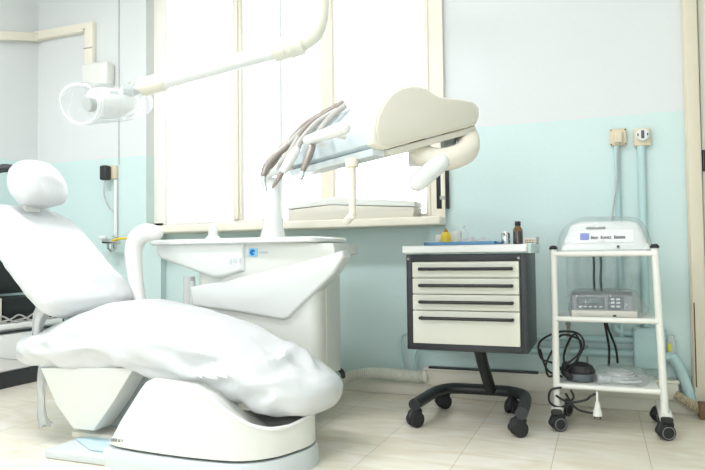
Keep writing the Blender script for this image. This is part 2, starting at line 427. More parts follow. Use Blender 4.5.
# sockets and vertical conduits
def conduit(x, z0, z1, lab, r=0.015):
    b = B(); cyl(b, (x, W - .016, z0), (x, W - .016, z1), r, 14)
    return tag(obj('conduit_pipe', b, M['pipe']), lab, 'pipe', 'teal vertical conduits on the wall')
conduit(0.088, 0.35, 1.278, 'slim teal vertical conduit dropping from the left wall socket', 0.013)
conduit(0.197, 0.40, 1.27, 'thicker teal vertical conduit dropping from the right wall socket', 0.019)
t = thing('wall_socket', (0.096, W, 1.32), 'aged cream wall socket with a plain face, above the slim conduit', 'wall socket', 'wall sockets above the tube trolley')
b = B(); box(b, (0.058, W - .03, 1.278), (0.134, W - .001, 1.362), 0.008, 3); obj('body', b, M['socket'], t)
b = B(); box(b, (0.078, W - .055, 1.288), (0.116, W - .028, 1.345), 0.008, 3); obj('plug', b, M['socket'], t)
for sx in (0.064, 0.128):
    for sz in (1.285, 1.355): b = B(); cyl(b, (sx, W - .034, sz), (sx, W - .029, sz), 0.0035, 8); obj('screw', b, M['brown'], t)
t = thing('wall_socket', (0.202, W, 1.31), 'cream wall socket with a white round dial, above the thicker conduit', 'wall socket', 'wall sockets above the tube trolley')
b = B(); box(b, (0.166, W - .03, 1.268), (0.24, W - .001, 1.356), 0.008, 3); obj('body', b, M['socket'], t)
b = B(); cyl(b, (0.204, W - .05, 1.32), (0.204, W - .028, 1.32), 0.03, 24, 0.004); obj('dial', b, M['white'], t)
b = B(); box(b, (0.197, W - .054, 1.302), (0.211, W - .048, 1.34), 0.002); box(b, (0.180, W - .053, 1.314), (0.186, W - .048, 1.326)); box(b, (0.222, W - .053, 1.314), (0.228, W - .048, 1.326)); obj('pointer', b, M['print_dark'], t)
# brown flex from the left socket down to the device
b = B(); tube(b, smooth_path([(0.096, W - .05, 1.29), (0.09, W - .04, 1.22), (0.086, W - .045, 1.1), (0.062, W - .06, 0.95), (0.05, W - .12, 0.84)], 6), 0.004, 8)
tag(obj('flex', b, M['hose_grey']), 'thin beige flex hanging from the left wall socket', 'cable')

# horizontal pipes, junction box, elbow and lower duct
for z, r, lab in ((0.332, 0.016, 'upper of the two teal horizontal pipes behind the tube trolley'), (0.266, 0.02, 'lower of the two teal horizontal pipes behind the tube trolley')):
    b = B(); cyl(b, (-0.86, W - .02, z - 0.004), (0.145, W - .02, z + .002), r, 14)
    tag(obj('water_pipe', b, M['pipe']), lab, 'pipe', 'teal horizontal pipes on the wall')
b = B(); tube(b, smooth_path([(0.10, W - .015, 0.44), (0.06, W - .015, 0.40), (0.08, W - .015, 0.372), (0.145, W - .015, 0.365)], 6), 0.015, 12)
tag(obj('pipe_bend', b, M['pipe']), 'curved teal pipe entering the side of the junction box', 'pipe')
t = thing('junction_box', (0.205, W, 0.2), 'square teal painted junction box low on the wall behind the tube trolley', 'junction box')
b = B(); box(b, (0.138, W - .07, 0.205), (0.278, W - .001, 0.398), 0.01, 3); obj('body', b, M['pipe'], t)
for sx in (0.148, 0.268):
    for sz in (0.215, 0.388): b = B(); cyl(b, (sx, W - .074, sz), (sx, W - .069, sz), 0.004, 8); obj('screw', b, M['steel'], t)
b = B(); tube(b, smooth_path([(0.24, W - .04, 0.245), (0.29, W - .035, 0.27), (0.325, W - .035, 0.235), (0.35, W - .035, 0.17), (0.368, W - .037, 0.11), (0.374, W - .04, 0.067)], 7), 0.024, 14)
tag(obj('pipe_elbow', b, M['pipe']), 'wide teal pipe bending down from the junction box to the floor', 'pipe')
b = B(); corrugated(b, [(0.31, 3.30, 0.10), (0.35, 3.30, 0.075), (0.40, 3.30, 0.045), (0.47, 3.28, 0.03)], 0.02, 0.010, 0.12)
tag(obj('flexible_duct', b, M['duct']), 'beige flexible duct at the foot of the door casing', 'duct')
b = B(); box(b, (0.40, 3.26, 0.0), (0.56, 3.34, 0.07), 0.008); crumple(b, 0.004, 30)
tag(obj('floor_block', b, M['darkwood']), 'brown dusty block on the floor at the foot of the door', 'block')
t = thing('pipe_valve', (0.30, 3.36, 0.31), 'clear plastic pipe fitting with a yellow label right of the junction box', 'pipe fitting')
b = B(); lathe(b, (0.30, 3.35, 0.275), [(0.012, 0), (0.022, 0.008), (0.024, 0.06), (0.016, 0.075), (0.016, 0.09)], 16); obj('body', b, M['milky'], t)
b = B(); box(b, (0.285, 3.318, 0.293), (0.298, 3.325, 0.33), 0.001); obj('label', b, M['tape'], t)
# tap on the pipe behind the trolley
t = thing('stop_tap', (-0.16, 3.33, 0.3), 'small chrome stop tap on the teal pipe behind the foot pedal', 'tap')
b = B(); cyl(b, (-0.155, 3.35, 0.34), (-0.155, 3.345, 0.40), 0.008, 12); cyl(b, (-0.155, 3.352, 0.375), (-0.155, 3.322, 0.375), 0.006, 10); lathe(b, (-0.155, 3.345, 0.40), [(0.012, 0), (0.014, 0.01), (0.006, 0.02)], 12)
obj('body', b, M['steel'], t)
b = B(); tube(b, smooth_path([(-0.155, 3.345, 0.345), (-0.15, 3.335, 0.31), (-0.16, 3.335, 0.25), (-0.17, 3.335, 0.17)], 5), 0.004, 8); obj('hose', b, M['greycable'], t)
# roller shutter strap winder
t = thing('shutter_strap_winder', (-0.78, W, 1.0), 'narrow black shutter strap box on the wall right of the window', 'strap winder')
b = B(); box(b, (-0.815, W - .025, 1.003), (-0.748, W - .001, 1.26), 0.004); obj('plate', b, M['black'], t)
b = B(); box(b, (-0.789, W - .029, 1.065), (-0.77, W - .024, 1.28), 0.001); obj('strap', b, M['paper'], t)
b = B(); box(b, (-0.795, W - .033, 1.052), (-0.764, W - .023, 1.072), 0.002); obj('clip', b, M['hose_grey'], t)

# upper left: cable duct, white box, socket with black adapter, tap
b = B(); prism(b, [V((x, W - .04, z)) for x, z in ((X0, 2.305), (-3.235, 2.305), (-3.235, 2.06), (-3.165, 2.06), (-3.165, 2.365), (X0, 2.365))], (0, .039, 0), .005)
prism(b, [V((X0, W, 2.305)), V((X0, W, 2.365)), V((X0, 2.7, 2.165)), V((X0, 2.7, 2.105))], (.04, 0, 0), .006)
t = thing('wall_duct', (-3.4, W, 2.05), 'cream cable duct running along the upper wall and turning down', 'cable duct')
obj('duct', b, M['cream'], t)
b = B(); cyl(b, (-3.235, W - .046, 2.315), (-3.235, W - .04, 2.315), 0.008, 10); obj('screw', b, M['hose_grey'], t)
b = B(); box(b, (-3.237, W - .044, 2.18), (-3.163, W - .04, 2.188)); obj('joint_strip', b, M['hose_grey'], t)
b = B(); box(b, (-3.215, W - .09, 1.9), (-3.0, W - .001, 2.065), 0.02, 3); tag(obj('wall_box', b, M['shell']), 'white box on the wall under the cream duct, behind the lamp head', 'wall box')
b = B(); cyl(b, (-2.97, W - .004, 1.38), (-2.97, W - .004, 2.6), 0.004, 8); tag(obj('wall_wire', b, M['greycable']), 'thin vertical wire running up the wall from the corner socket', 'wire')
t = thing('wall_socket', (-3.02, W, 1.28), 'small white wall socket with a black adapter, left of the window', 'wall socket')
b = B(); box(b, (-3.045, W - .03, 1.285), (-2.975, W - .001, 1.375), 0.006); obj('body', b, M['socket'], t)
t = thing('power_adapter', (-3.09, W, 1.28), 'black plug-in power adapter in the socket left of the window', 'power adapter')
b = B(); box(b, (-3.063, W - .085, 1.275), (-3.005, W - .032, 1.372), 0.012, 3); obj('body', b, M['dark'], t)
b = B(); tube(b, smooth_path([(-3.035, W - .06, 1.276), (-3.05, W - .05, 1.18), (-3.03, W - .03, 1.10), (-2.995, W - .02, 1.06), (-2.99, W - .02, 0.93), (-2.985, W - .05, 0.9)], 6), 0.005, 8); obj('lead', b, M['greycable'], t)
b = B(); cyl(b, (-2.985, W - .016, 0.9), (-2.985, W - .016, 1.28), 0.012, 12); tag(obj('conduit_pipe', b, M['white']), 'white vertical conduit between the corner socket and the chrome tap', 'pipe')
t = thing('water_tap', (-2.98, 3.3, 0.85), 'chrome angle tap with a yellow gas hose on the wall behind the chair', 'tap')
b = B(); cyl(b, (-2.99, W - .001, 0.87), (-2.99, 3.30, 0.87), 0.018, 14); cyl(b, (-3.03, 3.31, 0.87), (-2.90, 3.31, 0.862), 0.015, 14); lathe(b, (-2.95, 3.30, .80), [(.01, 0), (.03, .02), (.032, .05), (.01, .06)], 14); obj('body', b, M['chrome'], t)
b = B(); cyl(b, (-3.04, 3.29, 0.895), (-2.99, 3.29, 0.895), 0.012, 10, .003); obj('knob', b, M['white'], t)
b = B(); tube(b, smooth_path([(-2.95, 3.30, 0.872), (-2.88, 3.29, 0.885), (-2.80, 3.28, 0.885)], 5), 0.008, 10); obj('yellow_hose', b, M['yellow'], t)
# pipe low on the wall left of the chair
b = B(); cyl(b, (-3.66, W - .02, 0.305), (-2.67, W - .02, 0.318), 0.02, 12); tag(obj('water_pipe', b, M['pipe']), 'pale teal pipe low on the wall behind the dental chair', 'pipe')

# ============================================================ left cabinet
CF = -3.27
t = thing('low_cabinet', (-3.47, 2.55, 0), 'low white office cabinet with dark plinth at the left wall', 'cabinet')
b = B(); box(b, (X0 + .01, 1.9, 0.095), (CF - .018, 3.2, 0.345), 0.003); obj('body', b, M['melamine'], t)
b = B(); box(b, (X0 + .01, 1.9, 0), (CF - .01, 3.19, 0.095), 0.003); obj('plinth', b, M['dark'], t)
b = B(); box(b, (X0 + .005, 1.88, 0.345), (CF + .005, 3.205, 0.375), 0.004); obj('top', b, M['melamine'], t)
b = B(); box(b, (X0 + .01, 3.205, 0.1), (CF + .0, 3.222, 0.46), 0.003); obj('end_panel', b, M['dark'], t)
for y0, y1 in ((1.91, 2.545), (2.555, 3.19)):
    b = B(); box(b, (CF - .018, y0, 0.105), (CF, y1, 0.318), 0.003); d = obj('drawer', b, M['melamine'], t)
    b = B(); box(b, (CF - .004, y0 + .06, 0.322), (CF + .004, y1 - .06, 0.336), 0.002); obj('grip_slot', b, M['dark'], d)
t = thing('computer_tower', (-3.5, 2.72, 0.375), 'grey computer tower on the low cabinet behind the chair back', 'computer')
b = B(); box(b, (-3.64, 2.52, 0.376), (-3.32, 2.80, 0.53), 0.008); obj('case', b, M['beige2'], t)
b = B(); box(b, (-3.325, 2.55, 0.44), (-3.316, 2.77, 0.48), 0.002); obj('drive_bay', b, M['black'], t)
b = B()
for k in range(5): box(b, (-3.321, 2.55, 0.39 + k * .008), (-3.317, 2.77, 0.393 + k * .008))
obj('vent', b, M['dark'], t)
t = thing('computer_monitor', (-3.55, 2.95, 0.375), 'black monitor standing on the low cabinet against the left wall', 'monitor')
b = B(); box(b, (-3.60, 2.45, 0.54), (-3.56, 3.17, 0.78), 0.006); obj('screen', b, M['black'], t)
b = B(); box(b, (-3.66, 2.84, 0.376), (-3.52, 3.05, 0.39), 0.004); cyl(b, (-3.6, 2.95, 0.385), (-3.6, 2.95, 0.60), 0.02, 12); obj('stand', b, M['black'], t)
b = B(); box(b, (-3.5, 2.83, 0.377), (-3.35, 3.17, 0.53), 0.01); tag(obj('equipment_box', b, M['black']), 'black equipment box on the far end of the low cabinet', 'box')
b = B(); box(b, (-3.345, 2.5, 0.377), (-3.29, 3.1, 0.385), 0.002)
t = thing('cable_bundle', (-3.31, 2.7, 0.377), 'tangle of grey cables lying on the low cabinet edge', 'cables'); b.free()
b = B()
for k in range(5):
    y = 2.42 + k * .12
    tube(b, smooth_path([(-3.34, y, .385), (-3.30, y + .06, .40), (-3.32, y + .14, .42), (-3.295, y + .2, .384), (-3.31, y + .28, .384)], 5), .005, 6)
obj('cable', b, M['hose_grey'], t)
b = B(); tube(b, smooth_path([(-3.29, 2.55, .38), (-3.262, 2.56, .34), (-3.26, 2.66, .22), (-3.26, 2.85, .16), (-3.26, 3.0, .14)], 6), .003, 6)
obj('hanging_cable', b, M['greycable'], t)

# ============================================================ dental chair
t = thing('dental_chair', (-1.55, 2.15, 0), 'white dental chair under wrinkled plastic sheeting on an ivory base', 'dental chair')
CY = 2.20
def stations_loft(bm, S, n=40, e=3.0):
    return loft(bm, [ring(c, a, bb, ha, hb, n, e) for c, a, bb, ha, hb in S])
def interp(S, sub=5):
    """Catmull-Rom through tuples of floats"""
    out = []
    for i in range(len(S) - 1):
        p0, p1, p2, p3 = S[max(i - 1, 0)], S[i], S[i + 1], S[min(i + 2, len(S) - 1)]
        for k in range(sub):
            u = k / sub
            out.append(tuple(0.5 * (2 * q1 + (q2 - q0) * u + (2 * q0 - 5 * q1 + 4 * q2 - q3) * u * u + (3 * q1 - q0 - 3 * q2 + q3) * u ** 3) for q0, q1, q2, q3 in zip(p0, p1, p2, p3)))
    out.append(S[-1]); return out
# seat and leg rest: (x, top, bottom, half width)
S = [(-2.35, .395, .375, .06), (-2.33, .415, .352, .15), (-2.28, .437, .325, .22), (-2.18, .47, .308, .245), (-2.05, .52, .30, .25), (-1.88, .575, .298, .25), (-1.7, .565, .29, .25),
     (-1.45, .515, .250, .245), (-1.25, .44, .218, .24), (-1.1, .375, .190, .23), (-1.02, .335, .18, .205), (-.965, .305, .185, .155), (-.935, .28, .205, .09), (-.925, .26, .225, .03)]
S = interp(S, 9)
b = B(); stations_loft(b, [(V((x, CY, (zt + zb) / 2)), V((0, 1, 0)), V((0, 0, 1)), hw, max((zt - zb) / 2, .004)) for x, zt, zb, hw in S], 110, 2.7)
def crease(p, f, sx, sz, seed):
    """sharp folds running along a slanted direction"""
    q = V((p.x * sx + p.z * sz, p.z * f * .9 - p.x * f * .35, p.y * f * .5)) + V((seed, seed, 0))
    k = max(0.0, 1 - 2.6 * abs(noise.noise(q))); return k * k * (3 - 2 * k)
b.normal_update(); mv = []
for v in b.verts:
    p = v.co; low = min(1, max(0, (.50 - p.z) / .12)); near = 1.0 if p.y < CY + .1 else .5
    d = .006 * noise.noise(p * 7) + .003 * noise.noise(p * 17)
    d += low * near * (.022 * crease(p, 9, 3, 8, 2.2) + .006 * crease(p, 17, 5, 10, 6.7)) - low * near * .009
    d += (1 - low) * .0035 * crease(p, 9, 4, 3, 4.4)
    d *= min(1, max(.25, (-.95 - p.x) / .15))
    mv.append((v, v.normal * d))
for v, d in mv: v.co += d
for v in b.verts:                                            # the sheet sags and gathers along the lower edges
    if v.co.z < .34: v.co.z += 0.012 * noise.noise(V((v.co.x * 14, v.co.y * 4, 1.3)))
seat = obj('seat', b, M['sheet'], t)
# backrest
d = V((-.72, 0, .69)).normalized(); nn = V((.69, 0, .72)).normalized(); P0 = V((-2.09, CY, .575))
S = [(-.065, .08, .015), (-.05, .19, .04), (-.02, .245, .055), (.08, .262, .06), (.25, .258, .062), (.4, .25, .06), (.5, .238, .056), (.55, .21, .05), (.58, .16, .036), (.595, .08, .012)]
S = interp(S, 6)
b = B(); stations_loft(b, [(P0 + d * s, V((0, 1, 0)), nn, hw, ht) for s, hw, ht in S], 100, 3.0)
b.normal_update(); mv = [(v, v.normal * (.006 * noise.noise(v.co * 6) + .006 * crease(v.co, 8, 6, 4, 8.1) + .003 * crease(v.co, 17, 9, 5, 1.9))) for v in b.verts]
for v, d_ in mv: v.co += d_
obj('backrest', b, M['sheet'], t)
# the sheet hanging below the backrest, ending in a twisted tail
b = B(); rows = []
def drape(bm, rows_, n=17, seed=0.0):
    """thin hanging sheet: rows of (x, z, y from, y to)"""
    R_ = []
    for x, z, ya, yb in interp(rows_, 4):
        r_ = []
        for k in range(n):
            u = k / (n - 1)
            r_.append(V((x + .006 * math.sin(u * 8 + z * 9 + seed) + .006 * noise.noise(V((u * 4, z * 20, seed))), ya + (yb - ya) * u, z + .008 * math.sin(u * 14 + seed))))
        R_.append(r_)
    return loft(bm, [list(q) + [p + V((-.003, .001, 0)) for p in q[::-1]] for q in R_])
drape(b, [(-2.10, .60, 1.945, 2.16), (-2.12, .56, 1.948, 2.12), (-2.14, .535, 1.955, 2.06), (-2.155, .50, 1.965, 2.035), (-2.165, .45, 1.97, 2.025), (-2.17, .40, 1.965, 2.04), (-2.18, .37, 1.96, 2.03)])
obj('cover_tail', b, M['sheet'], t)
b = B(); drape(b, [(-2.14, .33, 1.985, 2.06), (-2.15, .25, 1.985, 2.035), (-2.155, .16, 1.985, 2.03), (-2.15, .10, 1.98, 2.04), (-2.14, .07, 1.975, 2.06)], seed=2.0)
obj('cover_tail', b, M['milky'], t)
# headrest
d2 = V((-.28, 0, .96)).normalized(); n2 = V((.96, 0, .28)).normalized(); P1 = V((-2.39, CY + .02, 1.015))
S = [(-.01, .07, .02), (0, .105, .045), (.04, .13, .062), (.1, .135, .066), (.15, .12, .058), (.18, .085, .04), (.192, .04, .012)]
b = B(); stations_loft(b, [(P1 + d2 * s, V((0, 1, 0)), n2, hw, ht) for s, hw, ht in interp(S, 9)], 80, 2.9)
b.normal_update(); mv = [(v, v.normal * (.007 * noise.noise(v.co * 9) + .008 * crease(v.co, 12, 8, 6, 3.3))) for v in b.verts]
for v, d_ in mv: v.co += d_
obj('headrest', b, M['sheet'], t)
b = B(); tube(b, smooth_path([(-2.47, 2.17, 1.165), (-2.51, 2.12, 1.17), (-2.57, 2.07, 1.14), (-2.67, 2.0, 1.10)], 5), [.016, .02, .014, .008], 10); obj('headrest_lever', b, M['dark'], t)
b = B(); box(b, (-2.46, 2.17, .95), (-2.43, 2.25, 1.06), .006); obj('headrest_bracket', b, M['vinyl'], t)
# far armrest
b = B(); tube(b, smooth_path([(-2.04, 2.49, .46), (-2.07, 2.49, .58), (-2.088, 2.49, .70), (-2.095, 2.49, .79), (-2.075, 2.495, .852), (-2.03, 2.505, .878), (-1.985, 2.515, .876)], 6), [.032, .034, .037, .041, .045, .045, .036], 18, round_end=True)
obj('armrest', b, M['vinyl'], t)
# lift arm under the seat
pts = [at(x, y, 1.99) for x, y in ((40, 368), (56, 405), (73, 429), (93, 431), (112, 404), (134, 368))]
b = B(); prism(b, pts, (0, .11, 0), 0.006); obj('lift_arm', b, M['shell'], t)
b = B(); pts = [at(x, y, 2.14) for x, y in ((104, 372), (185, 372), (140, 426), (88, 428))]
prism(b, pts, (0, .22, 0), 0.006); obj('lift_link', b, M['pale'], t)
b = B(); box(b, (-2.02, 2.03, .035), (-1.72, 2.36, .055), 0.004); obj('pivot_plate', b, M['beige2'], t)
# floor plate
b = B(); box(b, (-1.985, 1.86, 0.0), (-1.45, 2.42, 0.034), 0.008, 3); obj('base_plate', b, M['plate'], t)
b = B(); pts = [V((-1.955, 1.99, .036)), V((-1.80, 1.90, .036)), V((-1.62, 1.9, .036)), V((-1.60, 2.3, .037)), V((-1.90, 2.30, .037))]
prism(b, pts, (0, 0, .006), 0.002); obj('protective_sheet', b, M['bluefilm'], t)
# base: boat-shaped plan, near side bulging, rounded towards the foot end
def plan(n_side=18):
    near = [(-1.70, 1.885), (-1.64, 1.862), (-1.55, 1.85), (-1.42, 1.842), (-1.27, 1.842), (-1.13, 1.862), (-1.045, 1.93), (-1.0, 2.03), (-.985, 2.11), (-.995, 2.17)]

    near = interp(near, 6)
    far = interp([(-.995, 2.17), (-1.03, 2.235), (-1.08, 2.30), (-1.16, 2.38), (-1.3, 2.44), (-1.5, 2.48), (-1.7, 2.48)], 6)[1:]
    return near + far
PL = plan()
def hh(x):
    pts = [(-1.75, .078), (-1.695, .082), (-1.515, .312), (-1.47, .335), (-1.36, .33), (-1.26, .295), (-1.17, .235), (-1.10, .192), (-1.05, .172), (-1.01, .168), (-.985, .18), (-.9, .18)]
    for (xa, za), (xb, zb) in zip(pts, pts[1:]):
        if xa <= x <= xb: u = (x - xa) / (xb - xa); return za + (zb - za) * u
    return pts[0][1] if x < pts[0][0] else pts[-1][1]
c0 = V((-1.32, 2.2, 0))
def inset(p, k): return V((c0.x + (p[0] - c0.x) * k, c0.y + (p[1] - c0.y) * (1 - (1 - k) * 1.6), 0))
rings = []
for f, k in ((0, 1.0), (.25, 1.0), (.6, .998), (.93, .995), (.98, .992), (1.0, .985)):
    rings.append([inset(p, k) + V((0, 0, .077 + (hh(p[0]) - .077) * f)) for p in PL])
rings.append([inset(p, .972) + V((0, 0, hh(p[0]) - .003)) for p in PL])
rings.append([inset(p, .955) + V((0, 0, hh(p[0]) - .025)) for p in PL])
rings.append([inset(p, .6) + V((0, 0, hh(p[0]) - .03)) for p in PL])
b = B(); loft(b, rings); base = obj('base_shell', b, M['shell'], t)
b = B(); rim = [inset(p, .992) + V((0, 0, hh(p[0]))) for p in PL if p[0] > -1.28 and p[1] < 2.25]
tube(b, rim, .007, 10, round_end=True); obj('rim', b, M['white'], base)
rings = []
for z, k in ((0, 1.045), (.03, 1.045), (.052, 1.035), (.066, 1.02), (.068, 1.0), (.066, .95)):
    rings.append([V((c0.x + (p[0] - c0.x) * k, c0.y + (p[1] - c0.y) * k, z)) for p in PL])
b = B(); loft(b, rings); obj('base_skirt', b, M['plate'], t)
b = B(); box(b, (-1.5, 2.02, .2), (-1.1, 2.38, .27), .01); obj('seat_frame', b, M['beige2'], t)
# faint maker's mark on the shell
b = B(); x = -1.655
for w in (.008, .006, .007, .004, .006, .008, .006, .007):
    p = at(112 + (x + 1.655) * 330, 441 + (x + 1.655) * 14, 1.862); box(b, (p.x, 1.855, p.z), (p.x + w, 1.868, p.z + .009)); x += .011
obj('lettering', b, M['print_grey'], base)

# ============================================================= dental unit
t = thing('dental_unit', (-1.55, 2.85, 0.2), 'white dental unit cabinet with a spittoon top and post, behind the chair', 'dental unit')
UY = 2.63
b = B()
def rounded_rect(x0, x1, y0, y1, r, n=6):
    out = []
    for cx, cy, a0 in ((x1 - r, y1 - r, 0), (x0 + r, y1 - r, PI / 2), (x0 + r, y0 + r, PI), (x1 - r, y0 + r, 1.5 * PI)):
        for k in range(n + 1): a = a0 + PI / 2 * k / n; out.append((cx + r * math.cos(a), cy + r * math.sin(a)))
    return out
rr = rounded_rect(-1.86, -1.195, UY + .02, 2.96, .06)
loft(b, [[V((x, y, z)) for x, y in rr] for z in (.20, .21, .80, .815)]); body = obj('body', b, M['shell'], t)
b = B(); tube(b, [(-1.196, 2.74, .215), (-1.194, 2.74, .72)], .004, 8); obj('side_seam', b, M['beige2'], body)
# raised angled front panel
fp = [at(x, y, UY) for x, y in ((189, 287), (214, 282), (300, 260), (343, 250), (344, 257), (333, 274), (288, 318), (282, 320), (230, 311), (192, 306))]
b = B(); prism(b, fp, (0, .10, 0), 0.014, 3); obj('front_panel', b, M['white'], t)
# upper console block with the blue badge
b = B(); pts = [at(x, y, UY - .0) for x, y in ((222, 243), (333, 243), (335, 254), (222, 283))]; prism(b, pts, (0, .3, 0), 0.004); up = obj('upper_block', b, M['shell'], t)
def quad_px(bm, pp, y, dy=.003):
    return prism(bm, [at(x, yy, y) for x, yy in pp], (0, dy, 0))
b = B(); quad_px(b, ((248.5, 248.3), (257.2, 248.3), (257.2, 256.5), (248.5, 256.5)), UY - .004); badge = obj('badge', b, M['logo_pale'], t)
b = B(); c = at(252.3, 252.3, UY - .006); prism(b, [c + V((.0145 * math.cos(a), 0, .0145 * math.sin(a))) for a in [0.1 + k * (2 * PI - .75) / 20 for k in range(21)]] + [c], (0, .002, 0)); obj('emblem', b, M['logo_blue'], badge)
b = B(); x = 259.2
for w in (1.2, 1.4, 1.0, 1.6, 1.2): quad_px(b, ((x, 251.5), (x + w, 251.5), (x + w, 253.6), (x, 253.6)), UY - .004); x += w + .5
obj('lettering', b, M['pale'], t)
# spittoon basin and lid
pts = [at(x, y, UY - .02) for x, y in ((156, 242), (243, 242), (243, 271), (222, 278), (212, 278), (160, 259), (156, 254))]
b = B(); prism(b, pts, (0, .36, 0), 0.02, 4); obj('spittoon_basin', b, M['white'], t)
for q4 in (((229, 259), (231, 259), (231, 264), (229, 264)), ((233, 258), (236, 258), (236, 263), (233, 263)), ((238.5, 258), (240.5, 258), (240.5, 262), (238.5, 262))):
    b = B(); quad_px(b, q4, UY - .024); obj('button', b, M['pale'], t)
rr = rounded_rect(-2.10, -1.172, UY - .045, 2.985, .05)
b = B(); loft(b, [[V((x + dx * (1 if x < -1.6 else -1), y + dx * (1 if y < 2.8 else -1), z)) for x, y in rr] for z, dx in ((.818, .008), (.824, 0), (.836, 0), (.843, .006), (.845, .014))])
obj('lid', b, M['white'], t)
p = at(213, 236, 2.72); b = B(); lathe(b, (p.x, 2.72, .845), [(.04, 0), (.032, .012), (.024, .02), (.021, .06), (.018, .075), (.008, .08)], 20); obj('cup_filler', b, M['white'], t)
p = at(273, 237, 2.86); PX = p.x
b = B(); lathe(b, (PX, 2.86, .84), [(.068, 0), (.064, .02), (.052, .06), (.05, .3), (.045, .31), (.02, .315)], 28); obj('post', b, M['white'], t)
b = B(); cyl(b, (PX + .035, 2.87, 1.1), (PX + .035, 2.87, 2.35), .017, 16); obj('upper_post', b, M['white'], t)
b = B(); cyl(b, (-1.94, 2.72, .50), (-1.94, 2.72, .66), .028, 14); cyl(b, (-1.905, 2.70, .5), (-1.905, 2.70, .64), .014, 10); obj('suction_tube', b, M['white'], t)
b = B(); box(b, (-1.45, 2.4, .06), (-1.2, 2.8, .19), .01); box(b, (-1.42, 2.66, .12), (-1.22, 2.9, .22), .01); obj('mounting_bracket', b, M['beige2'], t)

# ========================================================== operating lamp
t = thing('operating_lamp', (PX + .035, 2.87, 1.95), 'white operating lamp on a long arm, its head wrapped in clear plastic', 'operating lamp')
E1 = at(322, -6, 2.5); E2 = at(316, 36, 2.5); A1 = at(302, 44, 2.49); A0 = at(140, 88, 2.32)
b = B(); tube(b, smooth_path([at(320, -30, 2.5), at(320.5, -5, 2.5), at(319, 18, 2.5), at(313, 34, 2.497), at(300, 44, 2.49)], 6), [.034, .037, .040, .041, .038], 18); obj('elbow', b, M['lampcream'], t)
p = at(320, -30, 2.5); b = B(); tube(b, smooth_path([(p.x, 2.5, p.z), (p.x, 2.5, 2.24), (p.x - .05, 2.53, 2.30), (PX + .1, 2.83, 2.30), (PX + .035, 2.87, 2.26)], 6), .03, 14); obj('upper_arm', b, M['shell'], t)
dv = (A0 - A1).normalized(); LN = (A0 - A1).length
b = B(); lathe(b, A1, [(.038, -.008), (.047, 0), (.047, .045), (.050, .05), (.050, .056), (.045, .060), (.045, .075), (.050, .08), (.047, .086), (.044, .13), (.034, .135)], 22, dv); obj('collar', b, M['lampcream'], t)
b = B(); cyl(b, A1 + dv * .12, A0 - dv * .06, .034, 18); arm = obj('arm', b, M['white'], t)
b = B(); q = Matrix.Rotation(0, 3, 'X'); side = dv.cross(V((0, 0, 1))).normalized(); cyl(b, A1 + dv * .2 + side * (.029) * (1 if side.y < 0 else -1), A0 - dv * .15 + side * .029 * (1 if side.y < 0 else -1), .006, 10); obj('trim_line', b, M['beige2'], arm)
b = B(); lathe(b, A0 - dv * .13, [(.033, 0), (.041, .012), (.042, .11), (.036, .125), (.018, .132)], 20, dv); obj('end_collar', b, M['lampcream'], t)
b = B(); ringp = [A0 + V((-.055 + .02 * math.cos(a), 0, .012 + .018 * math.sin(a))) for a in [k * .35 for k in range(14)]]; tube(b, ringp, .0035, 6); obj('hook', b, M['hose_grey'], t)
# head: horizontal housing from left (front) to right
H0 = at(82, 104, 2.10); H1 = at(136, 103, 2.36)
hd = (H1 - H0).normalized(); HL = (H1 - H0).length
b = B(); lathe(b, H0, [(.05, .05), (.066, .06), (.070, .10), (.066, HL * .62), (.05, HL * .85), (.03, HL), (.015, HL + .01)], 28, hd); head = obj('lamp_housing', b, M['white'], t)
b = B(); tube(b, smooth_path([A0, A0 + dv * .06 + V((0, 0, -.01)), H0 + hd * HL * .35 + V((0, 0, .05)), H0 + hd * .06 + V((0, 0, .03))], 6), [.02, .016, .018, .012], 12); obj('yoke', b, M['white'], t)
b = B(); cyl(b, H0 + hd * .02, H0 + hd * .052, .034, 24, .004); obj('reflector_disc', b, M['lampdisc'], head)
b = B(); nr = (V((0, -1, 0)) - hd * hd.dot(V((0, -1, 0)))).normalized(); 
for s0, s1, zz in ((.1, .15, -.02), (.17, .23, .01)):
    if s1 < HL: box(b, (s0, -.02, -.025), (s1, .02, .02), .004, 2, frame_mtx(H0 + nr * .058 + V((0, 0, zz)), hd, nr.cross(hd).normalized().cross(hd).normalized(), V((0, 0, 1))))
obj('switch_panel', b, M['pale'], head)
# wrapping film
rings = []
aa = hd.cross(V((0, 0, 1))).normalized(); bb = hd.cross(aa)
for s, r in interp([(-.035, .078), (-.01, .088), (.05, .088), (.12, .083), (HL * .65, .082), (HL * .9, .075), (HL + .03, .06), (HL + .07, .035)], 4):
    rings.append(ring(H0 + hd * s, aa, bb, r, r, 30))
rn = (V((.66, -.72, -.21)) * .75 - hd * .45).normalized(); ra = rn.cross(V((0, 0, 1))).normalized(); rb = rn.cross(ra)
if ra.dot(aa) < 0: ra = -ra
if rb.dot(bb) < 0: rb = -rb
RM = ring(H0 - hd * .01, ra, rb, .083, .083, 30); rings = [RM, [p.lerp(q, .5) for p, q in zip(RM, rings[6])]] + rings[6:]
b = B(); loft(b, rings, cap=False); crumple(b, .004, 18, 4.0); obj('plastic_wrap', b, M['film'], t)
b = B(); tube(b, RM + [RM[0]], .006, 8); obj('wrap_rim', b, M['milky'], t)

